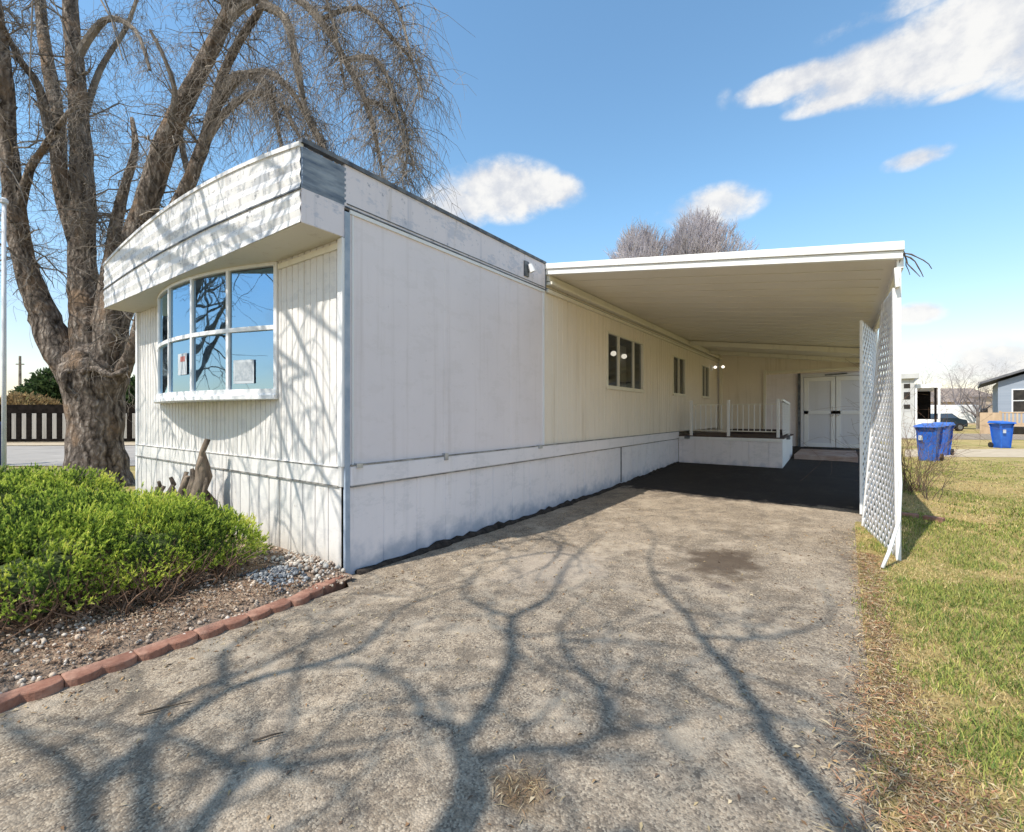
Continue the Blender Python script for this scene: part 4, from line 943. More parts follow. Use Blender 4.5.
# bare tree behind the camera whose branches shade the driveway
st = empty('bare_tree', (1.75, -6.9, 0), 'tall bare street tree standing behind the viewpoint, its branches shading the driveway', 'tree')
sw, sc_ = MB(), MB(); rd2 = random.Random(23)
def lift(g, h): return Vector((g[0] - .175 * h, g[1] - .78 * h, h))
trk = [(Vector((1.75, -6.9, -.1)), .30), (Vector((1.72, -6.8, 1.5)), .20), (Vector((1.65, -6.4, 3.2)), .16), (lift((2.52, -2.3), 4.6), .10), (lift((2.42, -1.25), 5.4), .075), (lift((2.32, -1.05), 5.7), .06)]
pts, rr = smoothline(trk, 5); sw.tube(pts, rr, 12, .1)
SH = [([(2.32, -1.05), (2.29, -.96), (2.36, -.82), (2.57, -.64), (2.65, -.48), (2.9, -.2)], 5.7, 6.6, .05, .012),
      ([(2.32, -1.05), (2.08, -.86), (1.93, -.88), (1.6, -.75), (1.2, -.8)], 5.7, 6.4, .045, .01),
      ([(2.15, -.90), (2.09, -.64), (1.94, -.24), (1.64, .2), (1.66, .63), (1.35, 1.57), (1.2, 2.6)], 5.9, 8.0, .05, .012),
      ([(2.50, -2.35), (3.3, -1.6), (3.54, -.75), (3.43, -.38), (3.23, -.13), (3.15, .07), (2.96, .37), (2.74, .66), (2.58, .95), (2.26, 1.36), (1.96, 2.0), (1.7, 2.9), (1.2, 3.6)], 4.6, 8.6, .058, .006),
      ([(2.65, -.48), (2.46, -.2), (2.3, -.1), (2.1, .06), (1.95, .33), (1.9, .8)], 6.3, 7.2, .03, .008),
      ([(2.07, .11), (2.39, .34), (2.8, .5)], 6.7, 7.2, .02, .008),
      ([(2.50, -2.3), (1.9, -1.9), (1.57, -1.52), (1.71, -1.38), (1.9, -1.17)], 4.6, 6.0, .05, .015),
      ([(1.9, -1.9), (1.3, -1.75), (.84, -1.51), (.86, -1.05), (.7, -.4)], 5.0, 6.8, .04, .01),
      ([(1.57, -1.52), (1.09, -1.62), (.5, -1.9)], 5.4, 6.2, .03, .01),
      ([(3.4, -1.2), (4.2, -.6), (4.6, .3), (5.0, 1.0), (5.2, 2.2)], 5.4, 7.5, .055, .012),
      ([(1.64, .2), (1.1, .3), (.8, .9)], 7.0, 7.6, .025, .008),
      ([(2.1, -2.0), (1.5, -1.95), (1.0, -1.9), (.4, -2.0), (-.3, -1.8)], 4.8, 6.6, .045, .01),
      ([(1.2, -1.92), (.95, -1.3), (1.15, -.7), (.9, -.1), (1.0, .6)], 5.3, 7.2, .04, .008),
      ([(2.9, -.9), (2.75, -1.25), (3.1, -1.45), (3.3, -1.2)], 5.6, 6.2, .03, .008),
      ([(2.74, .66), (3.1, .9), (3.4, 1.5), (3.3, 2.3)], 7.0, 8.0, .025, .007),
      ([(.9, -1.3), (.5, -1.1), (.35, -.6)], 6.0, 6.8, .03, .007)]
for poly, h0, h1, r0, r1 in SH:
    n = len(poly); P = [(lift(g, h0 + (h1 - h0) * i / (n - 1)), r0 + (r1 - r0) * i / (n - 1)) for i, g in enumerate(poly)]
    pts, rr = smoothline(P, 4); (sw if r0 > .04 else sc_).tube(pts, rr, 6, .08)
    for _ in range(int(len(pts) * .5)):
        i = rd2.randint(1, len(pts) - 1)
        branchy(sc_, pts[i], Vector((rd2.gauss(0, 1), rd2.gauss(0, 1), rd2.uniform(-.2, .8))), min(.016, rr[i] * .5), rd2.uniform(.5, 1.4), 2, rd2, .1, .004, (2, 3), 5, .8, 0, 4, .28)
sw.build('trunk', M['bark'], st, smooth=True); sc_.build('crown', M['twig'], st)

# far bare trees
def bare(name, label, p, h, w, seed, m, lv=3, kids=(4, 6), r=.16, grp=None, nl=9, up=1.0):
    e = empty(name, p, label, 'tree', grp); rd3 = random.Random(seed); t = MB(); c = MB(); p = Vector(p)
    pts = [p, p + Vector((rd3.gauss(0, .1), rd3.gauss(0, .1), h * .18)), p + Vector((rd3.gauss(0, .15), rd3.gauss(0, .15), h * .36))]; t.tube(pts, [r * 1.2, r, r * .8], 7)
    for k in range(nl):
        a = 6.283 * k / nl + rd3.uniform(-.3, .3); s_ = rd3.uniform(.15, 1)
        branchy(c, pts[1] + (pts[2] - pts[1]) * rd3.random(), Vector((math.cos(a) * w / h * s_, math.sin(a) * w / h * s_, up * rd3.uniform(.6, 1))), r * .5, h * rd3.uniform(.5, .68), lv, rd3, .02, r * .045, kids, 5, .55)
    t.build('trunk', M['twig'], e); c.build('crown', m, e)
def dome_tree(label, p, top, w, seed, n):
    e = empty('bare_tree', p, label, 'tree'); rd3 = random.Random(seed); t = MB(); c = MB(); p = Vector(p); zc = top - w * .75
    t.tube([p, p + ZV * zc * .5, p + ZV * zc], [.32, .26, .18], 8)
    for k in range(16):
        a = 6.283 * k / 16 + rd3.uniform(-.2, .2); s_ = rd3.uniform(.15, .8); q = p + ZV * zc * rd3.uniform(.55, .95); tip = p + Vector((math.cos(a) * w * .45 * s_, math.sin(a) * w * .45 * s_, top - w * .5 * s_ ** 2 - rd3.uniform(.2, .9)))
        t.tube([q, q.lerp(tip, .5) + Vector((0, 0, -.3)), tip], [.10, .06, .02], 5)
    for _ in range(n):
        a = rd3.uniform(0, 6.283); s_ = math.sqrt(rd3.random()); lump = 1 + .28 * math.sin(a * 3 + seed) + .15 * math.sin(a * 7)
        ze = top - w * .62 * s_ ** 2.2 * 1.0 - .5 * abs(math.sin(s_ * 9 + a * 2)); z = ze - abs(rd3.gauss(0, 1.3)) - .5
        q = p + Vector((math.cos(a) * w * .5 * s_ * lump, math.sin(a) * w * .5 * s_ * lump, z - p.z)); d = Vector((math.cos(a) * s_ * .45 + rd3.gauss(0, .2), math.sin(a) * s_ * .45 + rd3.gauss(0, .2), 1)).normalized(); l = rd3.uniform(.5, 1.3)
        m1 = q + d * l * .5 + Vector((rd3.gauss(0, .06), rd3.gauss(0, .06), 0)); c.tube([q, m1, q + d * l + Vector((rd3.gauss(0, .1), rd3.gauss(0, .1), .05))], [.02, .014, .007], 3, cap=False)
        for _k in range(2):
            d2 = (d + Vector((rd3.gauss(0, .5), rd3.gauss(0, .5), 0))).normalized(); c.tube([m1, m1 + d2 * l * .5], [.012, .006], 3, cap=False)
    t.build('trunk', M['far_twig'], e); c.build('crown', M['dome_twig'], e)
ZV = Vector((0, 0, 1))
dome_tree('bare grey tree whose rounded left crown shows above the carport roof', gnd(640, 30), 13.6, 4.2, 31, 1900)
dome_tree('taller bare grey tree whose crown shows above the carport roof, right of the rounded one', gnd(697, 31), 14.9, 4.4, 32, 2300)
for px, Y, h, w, sd, lab in ((955, 48, 5.6, 5, 41, 'small bare tree between the white neighbour home and the tan house'), (978, 42, 4.4, 5, 42, 'wide bare tree just left of the grey-blue house'), (925, 52, 5.2, 4, 43, 'bare tree rising behind the white neighbour home'), (1003, 60, 6.4, 5, 44, 'bare tree rising behind the grey-blue house roof')):
    bare('bare_tree', lab, gnd(px, Y), h, w, sd, M['far_twig'], 3, (4, 6), .12, None, 9)

bare('bare_tree', 'bare roadside tree out of frame on the left, reflected in the bow window panes', Vector((-14.5, -9.0, 0)), 10.5, 8, 91, M['twig'], 3, (4, 6), .24, None, 9)
# ------------------------------------------------------------------ left background
pl = empty('flag_pole', gnd(4, 6.4), 'thin pale grey metal pole at the left edge of the picture', 'pole'); p = gnd(4, 6.4)
MB().tube([p, p + Vector((0, 0, 4.3))], [.026, .023], 12).build('shaft', M['pole'], pl, smooth=True)
MB().lathe(p + Vector((0, 0, 4.3)), [(.032, 0), (.045, .01), (.045, .05), (.02, .08)], 12).build('cap', M['pole'], pl)
p = gnd(-3, 12.5); o = MB().lathe(p, [(.12, 0), (.12, 1.0), (.15, 1.02), (.15, 1.12), (.06, 1.2)], 14).build('bollard', M['navy'], smooth=False); tag(o, 'dark blue bollard just behind the pale pole at the left edge', 'bollard')
# dark picket fence beyond the street
fa, fb = gnd(-260, 21.5), gnd(150, 22.6); u = (fb - fa); FL = u.length; u.normalize(); nn_ = Vector((-u.y, u.x, 0))
fe = empty('picket_fence', fa, 'black picket fence with heavy top rail across the street', 'fence')
ZV = Vector((0, 0, 1))
MB().bar(fa + ZV * 1.62, fb + ZV * 1.62, .10, .42).build('top_rail', M['dark_wood'], fe)
MB().bar(fa + ZV * .12, fb + ZV * .12, .08, .14).build('bottom_rail', M['dark_wood'], fe)
pk = None; s = .2
while s < FL:
    q = fa + u * s
    if pk is None: pk = MB().obox(q + ZV * .8, u, nn_, ZV, .105, .03, .62).build('picket', M['dark_wood'], fe); s0 = s
    else: c = pk.copy(); col.objects.link(c); c.location = pk.location + u * (s - s0)
    s += .46
f2 = empty('board_fence', fa + nn_ * .9, 'pale grey board fence standing behind the black picket fence', 'fence'); mb = MB(); s = 0
while s < FL + 6: q = fa + u * s + nn_ * .9; mb.obox(q + ZV * .82, u, nn_, ZV, .135, .012, .80 + .02 * rd.random()); s += .282
mb.build('boards', M['grey_wood'], f2); MB().bar(fa + nn_ * .95 + ZV * 1.3, fa + nn_ * .95 + u * (FL + 6) + ZV * 1.3, .04, .09).build('rail', M['tan_wood'], f2)
def leafy(name, label, cat, blobs, n, pal, leaf, wid, seed, low=.1, trunk=None):
    e = empty(name, (blobs[0][0], blobs[0][1], G(blobs[0][0], blobs[0][1])), label, cat)
    foliage('crown', e, blobs, n, pal, leaf, wid, .3, low, seed=seed, fringe=.3)
    if trunk: MB().tube([Vector((blobs[0][0], blobs[0][1], 0)), Vector((blobs[0][0], blobs[0][1], blobs[0][2]))], [trunk, trunk * .6], 8).build('trunk', M['twig'], e)
EG = [(.03, .05, .02), (.05, .085, .03), (.08, .12, .045), (.11, .15, .06)]
p = gnd(52, 40); leafy('evergreen_tree', 'round dark evergreen tree behind the fence, left of the big trunk', 'tree', [(p.x, p.y, 2.6, 2.0, 2.0, 2.4), (p.x - 1.2, p.y - 1.0, 2.0, 1.6, 1.6, 1.7)], 9000, EG, (.25, .5), .09, 61, .4, .2)
p = gnd(126, 42); leafy('evergreen_tree', 'olive evergreen tree seen right of the big trunk under the fascia', 'tree', [(p.x, p.y, 2.4, 2.0, 2.0, 2.3)], 6000, EG, (.25, .5), .09, 62, .4, .2)
TH = [(.18, .11, .05), (.28, .19, .09), (.36, .26, .13), (.22, .2, .08)]
p = gnd(20, 30); q = gnd(40, 31); leafy('dry_hedge', 'tan dry hedge rising behind the black picket fence', 'hedge', [(p.x, p.y, 1.2, 2.0, 1.6, 1.5), (q.x, q.y, 1.1, 1.6, 1.4, 1.5), (p.x - 2, p.y - 2, 1.1, 2, 1.6, 1.4)], 8000, TH, (.2, .4), .05, 63, .2)
up = empty('utility_pole', gnd(20, 62), 'distant brown utility pole with crossarm above the dry hedge', 'utility pole'); p = gnd(20, 62)
MB().tube([p, p + ZV * 9.0], [.2, .13], 10).build('pole', M['twig'], up); MB().bar(p + ZV * 7.9 + u * -.5, p + ZV * 7.9 + u * .5, .12, .14).build('crossarm', M['twig'], up)

# ------------------------------------------------------------------ right background
RV = Vector((cs, sn, 0)); FV = Vector((-sn, cs, 0))       # right and forward on the ground, as seen from the driveway
def local(mb_fn): return mb_fn
def houseframe(px, Y, turn=0):
    o = gnd(px, Y); a = math.radians(turn); r = RV * math.cos(a) + FV * math.sin(a); f = FV * math.cos(a) - RV * math.sin(a); return o, r, f
def fbox(o, r, f, x0, x1, y0, y1, z0, z1, mb=None):
    mb = mb or MB(); return mb.obox(o + r * (x0 + x1) / 2 + f * (y0 + y1) / 2 + ZV * (z0 + z1) / 2, r, f, ZV, (x1 - x0) / 2, (y1 - y0) / 2, (z1 - z0) / 2)
# white neighbour home with porch
o, r, f = houseframe(902, 27, -38)
nb = empty('neighbour_home', o, 'white neighbouring home with a shaded open porch, just right of the lattice', 'house')
fbox(o, r, f, -6, .55, 0, 9, 0, 3.45).build('wall', M['far_white'], nb)
fbox(o, r, f, -6.2, .75, -.2, 9.2, 3.45, 3.72).build('roof', M['far_white'], nb)
mb = fbox(o, r, f, .56, 1.72, .3, 6, 2.9, 3.12, mb := MB()); mb.build('porch_roof', M['trim_white'], nb); fbox(o, r, f, .56, 1.66, .3, .36, .72, 1.1).build('porch_rail', M['trim_white'], nb)
fbox(o, r, f, .56, 1.66, 5.9, 6, 0, 2.9).build('porch_back', M['dark_wood'], nb)
fbox(o, r, f, .56, 1.66, .36, 5.9, 0, .7).build('porch_floor', M['grey_wood'], nb)
fbox(o, r, f, 1.42, 1.52, .3, .42, .0, 2.9).build('porch_post', M['dark_wood'], nb); fbox(o, r, f, 1.57, 1.67, .3, .42, .0, 2.9).build('porch_post', M['trim_white'], nb)
fbox(o, r, f, .57, .68, .25, .34, 0, 3.0).build('porch_post', M['trim_white'], nb)
for z in (2.9, 2.25, 1.7): fbox(o, r, f, .08, .36, -.02, 0, z, z + (.25 if z != 2.25 else .42)).build('window', M['dark'], nb)
# grey-blue house
o, r, f = houseframe(998, 34, -44)
bh = empty('blue_house', o, 'grey-blue house with white-trimmed windows at the right edge', 'house')
mb = MB(); wd = 9.5
outl = [(0, .7), (wd, .7), (wd, 3.9), (wd / 2, 5.6), (0, 3.75)]
vs = [o + r * a + ZV * b for a, b in outl] + [o + r * a + f * 8 + ZV * b for a, b in outl]; n5 = 5
mb.add(vs, [(0, 1, 2, 3, 4), (9, 8, 7, 6, 5)] + [(i, i + 5, (i + 1) % 5 + 5, (i + 1) % 5) for i in range(5)]); mb.build('wall', M['house_blue'], bh)
mb = MB(); 
for (a0, z0, a1, z1) in ((-.9, 3.62, wd / 2, 5.78), (wd / 2, 5.78, wd + .5, 3.75)):
    A = o + r * a0 + ZV * z0 - f * .5; B = o + r * a1 + ZV * z1 - f * .5; mb.add([A, B, B + f * 9, A + f * 9, A + ZV * .16, B + ZV * .16, B + f * 9 + ZV * .16, A + f * 9 + ZV * .16], [(3, 2, 1, 0), (4, 5, 6, 7), (0, 1, 5, 4), (1, 2, 6, 5), (2, 3, 7, 6), (3, 0, 4, 7)])
mb.build('roof', M['roof_grey'], bh)
fbox(o, r, f, 0, wd, .05, 8, -.2, .7).build('foundation', M['grey_wood'], bh)
for x in (.75, 2.75):
    w = fbox(o, r, f, x - .07, x + .95, -.06, 0, 1.5, 3.2).build('window_frame', M['trim_white'], bh)
    fbox(o, r, f, x, x + .88, -.075, -.062, 1.57, 2.33).build('pane', M['dark'], w); fbox(o, r, f, x, x + .88, -.075, -.062, 2.40, 3.13).build('pane', M['dark'], w)
# deck with tan railing in front of it
dk = empty('wooden_deck', o - f * 2.6, 'tan wooden entry deck with picket railing in front of the grey-blue house', 'deck')
fbox(o, r, f, -.9, 4.2, -2.6, -.1, .55, .68).build('deck_floor', M['tan_wood'], dk)
fbox(o, r, f, -1.0, -.05, -2.6, -2.45, 0, 1.5).build('end_screen', M['tan_wood'], dk)
mb = fbox(o, r, f, 0, 4.2, -2.58, -2.48, 1.46, 1.54); fbox(o, r, f, 0, 4.2, -2.56, -2.5, .72, .79, mb)
for k in range(22): fbox(o, r, f, k * .19, k * .19 + .09, -2.56, -2.5, .78, 1.46, mb)
for x in (0, 2.0, 4.1): fbox(o, r, f, x - .06, x + .06, -2.6, -2.46, 0, 1.62, mb)
mb.build('railing', M['tan_wood'], dk)
# tan houses
for px, Y, wd, hgt, lab in ((952, 62, 7, 3.0, 'low tan house far behind the white trailer'), (975, 70, 6, 4.0, 'tan house far behind, with cream gable beside the grey-blue house')):
    o, r, f = houseframe(px, Y); th_ = empty('tan_house', o, lab, 'house')
    fbox(o, r, f, -wd / 2, wd / 2, 0, 8, 0, hgt).build('wall', M['house_tan'], th_)
    mb = MB(); A = [o + r * (-wd / 2 - .4) - f * .4 + ZV * hgt, o + r * (wd / 2 + .4) - f * .4 + ZV * hgt, o + r * (wd / 2 + .4) + f * 8.4 + ZV * hgt, o + r * (-wd / 2 - .4) + f * 8.4 + ZV * hgt, o + r * (-wd / 2 - .4) + f * 4 + ZV * (hgt + 1.5), o + r * (wd / 2 + .4) + f * 4 + ZV * (hgt + 1.5)]
    mb.add(A, [(0, 1, 5, 4), (2, 3, 4, 5), (0, 4, 3), (1, 2, 5), (3, 2, 1, 0)]); mb.build('roof', M['roof_tan'], th_)
    for x in (-wd * .3, wd * .15): fbox(o, r, f, x, x + 1.0, -.05, 0, 1.2, 2.2).build('window', M['dark'], th_)
# white box trailer
o, r, f = houseframe(940, 44, -30); tl = empty('box_trailer', o, 'white box trailer parked behind the dark car', 'trailer')
fbox(o, r, f, -1.2, 2.9, 0, 2.3, .55, 2.25).build('body', M['trim_white'], tl, bevel=.06)
for x in (.4, 1.3): MB().tube([o + r * x - f * .02 + ZV * .33, o + r * x + f * .2 + ZV * .33], .33, 14).build('wheel', M['rubber'], tl)
fbox(o, r, f, 2.9, 3.9, 1.0, 1.15, .5, .6).build('hitch', M['metal'], tl)
# dark car
o, r, f = houseframe(944, 38, 0); car = empty('parked_car', o, 'dark green parked car partly hidden behind the blue bins', 'car')
prof = [(-2.0, .35), (-2.05, .75), (-1.7, .95), (-1.0, 1.02), (-.5, 1.42), (.7, 1.45), (1.3, 1.05), (1.95, .9), (2.05, .6), (2.0, .35)]
mb = MB(); vs = []
for yy, k in ((0, .97), (.12, 1), (1.6, 1), (1.72, .97)): vs += [o + r * a * k + f * yy + ZV * b for a, b in prof]
n_ = len(prof); mb.add(vs, [tuple(range(n_)), tuple(range(4 * n_ - 1, 3 * n_ - 1, -1))] + [(j * n_ + i, (j + 1) * n_ + i, (j + 1) * n_ + (i + 1) % n_, j * n_ + (i + 1) % n_) for j in range(3) for i in range(n_)]); mb.build('body', M['car_dark'], car, bevel=.03)
mb = MB(); w_ = [(-.88, 1.05), (-.45, 1.38), (.62, 1.40), (1.1, 1.07)]; mb.add([o + r * a - f * .012 + ZV * b for a, b in w_] , [(0, 1, 2, 3)]); mb.build('window', M['glass_dim'], car)
for x in (-1.3, 1.3):
    wh = MB().tube([o + r * x - f * .03 + ZV * .32, o + r * x + f * .2 + ZV * .32], .32, 16).build('wheel', M['rubber'], car); MB().tube([o + r * x - f * .045 + ZV * .32, o + r * x - f * .03 + ZV * .32], .19, 12).build('rim', M['metal'], wh)

# blue recycling carts
def cart(o, r, f, label, lidopen=0.0):
    e = empty('recycling_cart', o, label, 'bin', 'blue recycling carts'); mb = MB()
    lv = [(.0, .19, .20), (.06, .20, .215), (.55, .235, .265), (.92, .255, .295), (.95, .275, .315), (1.0, .275, .315)]
    vs = []
    for z, hx, hy in lv:
        for (sx, sy) in ((-1, -1), (1, -1), (1, 1), (-1, 1)):
            for (ax, ay) in (((.8, 1), (1, .8)) if sx * sy > 0 else ((1, .8), (.8, 1))): vs.append(o + r * sx * hx * ax + f * (sy * hy * ay + z * .03) + ZV * z)
    n8 = 8; mb.add(vs, [tuple(range(7, -1, -1)), tuple(range(40, 48))] + [(k * 8 + i, k * 8 + (i + 1) % 8, (k + 1) * 8 + (i + 1) % 8, (k + 1) * 8 + i) for k in range(5) for i in range(8)]); mb.build('bin_body', M['blue_plastic'], e, bevel=.01)
    lid = MB(); A = [(-.29, -.35, 1.0), (.29, -.35, 1.0), (.29, .32, 1.02), (-.29, .32, 1.02), (-.27, -.32, 1.06), (.27, -.32, 1.06), (.25, .28, 1.12), (-.25, .28, 1.12)]
    if lidopen: A = [(x, .40 - (.40 - y) * math.cos(lidopen) - (z - 1.0) * math.sin(lidopen), 1.02 + (.40 - y) * math.sin(lidopen) + (z - 1.0) * math.cos(lidopen)) for x, y, z in A]
    lid.add([o + r * x + f * (y + .03) + ZV * z for x, y, z in A], [(3, 2, 1, 0), (4, 5, 6, 7), (0, 1, 5, 4), (1, 2, 6, 5), (2, 3, 7, 6), (3, 0, 4, 7)]); lid.build('lid', M['blue_plastic'], e, bevel=.012)
    for sx in (-1, 1): MB().tube([o + r * sx * .25 + f * .24 + ZV * .11, o + r * sx * .20 + f * .24 + ZV * .11], .11, 14).build('wheel', M['rubber'], e)
    MB().tube([o + r * -.2 + f * .37 + ZV * .97, o + r * .2 + f * .37 + ZV * .97], .018, 8).build('handle', M['blue_plastic'], e)
    fbox(o, r, f, -.17, -.07, -.275, -.255, .62, .76).build('sticker', M['paper'], e)
    return e
o, r, f = houseframe(929, 13.9, -58); cart(o, r, f, 'nearest blue recycling bin with domed lid, on the dry lawn beside the lattice')
o, r, f = houseframe(941, 15.8, -58); cart(o, r, f, 'blue recycling bin directly behind the nearest one, mostly hidden')
o, r, f = houseframe(1002, 19.2, -8); cart(o, r, f, 'blue recycling bin standing alone in front of the wooden deck', 0.0)

# dry vine & shrub at the lattice
def scrub(name, label, cat, base, n, ln, spread, m, droop=0.0, seed=1, r0=.006):
    rd4 = random.Random(seed); e = empty(name, base, label, cat); mb = MB(); base = Vector(base)
    for _ in range(n):
        p = base + Vector((rd4.gauss(0, spread * .3), rd4.gauss(0, spread * .3), 0)); branchy(mb, p, Vector((rd4.gauss(0, .22), rd4.gauss(0, .3), 1)), r0, rd4.uniform(*ln), 2, rd4, droop, .003, (2, 4), 5)
    mb.build('stems', m, e); return e
e = scrub('dry_shrub', 'brown dry shrub growing behind the lattice screens by the bins', 'shrub', (4.38, 8.1, .02), 30, (.8, 1.5), .35, M['deadtwig'], .0, 71, .006)
pass
scrub('dry_shrub', 'small straggly dark-stemmed shrub in the lawn right of the lattice', 'shrub', (4.55, 7.4, .02), 8, (.4, .75), .2, M['stick'], .0, 73, .006)
vn = empty('dead_vine', (CX + .05, 3.3, 2.6), 'scrap of dead dark vine hanging from the outer corner of the carport roof', 'vine'); mb = MB(); rd5 = random.Random(9)
for _ in range(5):
    p = Vector((CX + .03, 3.3 + rd5.uniform(-.01, .05), 2.95 - rd5.uniform(0, .1))); pts = [p.copy()]; d = Vector((rd5.uniform(.1, .7), rd5.uniform(-.2, .2), rd5.uniform(-.8, .1)))
    for k in range(5): d = (d + Vector((rd5.gauss(.05, .3), rd5.gauss(0, .2), rd5.gauss(-.3, .3)))).normalized(); p = p + d * .055; pts.append(p.copy())
    mb.tube(pts, [.004, .006, .004, .005, .004, .003], 5, .4)
mb.build('vine_stem', M['stick'], vn)

# ------------------------------------------------------------------ grass
def green(x, y):
    g = .42 + 1.7 * noise.noise((x * .8, y * .8, 1)) + 1.2 * noise.noise((x * 2.6, y * 2.6, 4))
    e = (x - DX1); g -= (.55 if y < 1.2 else .12) * math.exp(-max(0, e) / .25)                         # dry strip along the asphalt
    if y < .3: g -= .35 * min(1, (.3 - y) / .8)
    if x > 6 and 6 < y < 9.5: g += .55
    if 3.3 < y < 4.6 and x < 4.8: g += .3
    return g
def grass(name, label, n, area, hgt, wid, dens, seed):
    r_ = np.random.default_rng(seed); X = []; Cc = []; H = []
    pg = np.array([(.12, .18, .045), (.26, .31, .07), (.42, .42, .11)]); ps = np.array([(.60, .47, .21), (.68, .55, .29), (.46, .34, .15), (.58, .41, .20)])
    while len(X) < n:
        x = r_.uniform(area[0], area[1]); y = r_.uniform(area[2], area[3])
        if r_.random() > dens(x, y): continue
        g = green(x, y); g += 1.0 * noise.noise((x * 7, y * 7, 11)) + .9 * noise.noise((x * 1.9, y * 3.1, 21)); isg = r_.random() < 1 / (1 + math.exp(-(g - .40) * 3.2)); X.append((x, y, G(x, y) + .012 + (.03 * (noise.noise((x * .6, y * .6, 0)) + .3) * min(1, max(0, (x - DX1) / .5)))))
        Cc.append(pg[r_.integers(3)] if isg else ps[r_.integers(4)]); H.append((1.0 if isg else .75) * (.7 + .5 * max(0, min(1, g))))
    X = np.array(X); k = len(X); Cc = np.array(Cc) * r_.uniform(.7, 1.2, (k, 1)); H = np.array(H)[:, None] * r_.uniform(hgt[0], hgt[1], (k, 1))
    a = r_.uniform(0, 6.28, k); S = np.stack([np.cos(a), np.sin(a), np.zeros(k)], 1) * wid * r_.uniform(.6, 1.3, (k, 1)); lean = np.stack([-np.sin(a), np.cos(a), np.zeros(k)], 1) * r_.normal(0, 1.0, (k, 1)) + r_.normal(0, .35, (k, 3)) * (1, 1, 0)
    Z = np.array((0, 0, 1.0)); t1 = lean * H * .35 + Z * H * .6; t2 = lean * H * 1.0 + Z * H * .9
    Vv = np.stack([X - S, X + S, X + t1 + S * .6, X + t2, X + t1 - S * .6], 1).reshape(-1, 3)
    q = np.arange(k)[:, None] * 5; Ff = np.vstack([q + np.array((0, 1, 2)), q + np.array((0, 2, 4)), q + np.array((4, 2, 3))])
    return tag(np_mesh(name, Vv, Ff, M['blade'], colors=np.repeat(Cc, 5, 0)), label, 'grass', kind='stuff')
edge = lambda x, y: (1 if x > DX1 + .08 else .7 * max(0, (x - DX1 + .12) / .20)) * (.85 + .3 * noise.noise((x * 3, y * 3, 8))) * (0 if y > 4.9 and x < 3.88 else 1)
grass('lawn_grass', 'patchy green and straw lawn grass beside the driveway', 210000, (DX1 - .12, 8.0, -2.2, 6.0), (.016, .046), .0024, lambda x, y: edge(x, y) * math.exp(-max(0, math.hypot(x - 3.5, y + 2.4) - 2.5) * .22), 81)
grass('far_lawn_grass', 'patchy straw lawn grass further back towards the bins', 80000, (3.9, 16.0, 5.0, 17.0), (.02, .05), .005, lambda x, y: math.exp(-max(0, math.hypot(x - 3.5, y + 2.4) - 7) * .12), 82)
# dry bits scattered over the driveway
def debris(name, label, n, dens, area, size, pal, z0=.016, seed=5, cat='debris'):
    r_ = np.random.default_rng(seed); X = []
    while len(X) < n:
        x = r_.uniform(area[0], area[1]); y = r_.uniform(area[2], area[3])
        if r_.random() < dens(x, y): X.append((x, y, G(x, y) + z0))
    X = np.array(X); k = len(X); a = r_.uniform(0, 6.28, k); D = np.stack([np.cos(a), np.sin(a), r_.normal(0, .15, k)], 1); S = np.stack([-np.sin(a), np.cos(a), r_.normal(0, .3, k)], 1)
    l = r_.uniform(size[0], size[1], (k, 1)); w = r_.uniform(size[2], size[3], (k, 1)); lift_ = np.zeros((k, 3)); lift_[:, 2] = r_.uniform(.002, .010, k)
    Vv = np.stack([X - D * l, X - S * w + lift_, X + D * l, X + S * w + lift_], 1).reshape(-1, 3); Ff = np.arange(k * 4).reshape(-1, 4)
    C = np.array(pal)[r_.integers(len(pal), size=k)] * r_.uniform(.7, 1.2, (k, 1))
    return tag(np_mesh(name, Vv, Ff, M['debris'], colors=np.repeat(C, 4, 0)), label, cat, kind='stuff')
STR = [(.42, .32, .18), (.34, .22, .11), (.22, .13, .07), (.50, .40, .26), (.15, .10, .07)]
debris('leaf_litter', 'dry leaf and straw litter strewn over the driveway', 2600, lambda x, y: .10 + .9 * math.exp(-abs(x - DX1) * 4.5) + .5 * math.exp(-abs(x - .35) * 6), (.3, DX1 + .1, -2.3, 4.5), (.005, .02, .002, .007), STR)
debris('dry_thatch', 'rust and straw coloured dead grass along the asphalt edge', 10000, lambda x, y: math.exp(-((x - DX1 - .04 - .18 * max(0, .3 - y)) / (.08 + .13 * max(0, .8 - y) ** .8)) ** 2), (DX1 - .25, DX1 + .9, -1.4, 3.4), (.015, .05, .0012, .003), STR + [(.40, .20, .11)], .02, 6, 'dead grass')
debris('straw_tuft', 'small tuft of dead straw on the driveway', 110, lambda x, y: math.exp(-((x - 2.5) ** 2 + (y + .97) ** 2) / .006), (2.2, 2.8, -1.3, -.7), (.01, .035, .001, .0025), STR, .018, 7, 'dead grass')
debris('bed_litter', 'brown needle litter over the soil under the juniper', 16000, lambda x, y: 1, (-1.3, .12, -3.4, -.4), (.006, .025, .0015, .004), [(.22, .12, .07), (.34, .22, .14), (.44, .34, .24), (.14, .09, .06)], .10, 8, 'litter')
for (a, b, lab, r0) in (((.83, -1.65), (.93, -1.47), 'longer dark twig lying on the asphalt near the edging', .005), ((1.44, -1.43), (1.50, -1.33), 'short dark twig lying on the open asphalt', .005)):
    m_ = MB(); A = Vector((*a, .02)); B = Vector((*b, .024)); m_.tube([A, A.lerp(B, .3) + Vector((.006, 0, .004)), A.lerp(B, .65) - Vector((.006, 0, 0)), B], [r0, r0 * .9, r0 * .8, r0 * .5], 6); o = m_.build('twig', M['stick'], smooth=True); tag(o, lab, 'twig', 'twigs on the driveway')

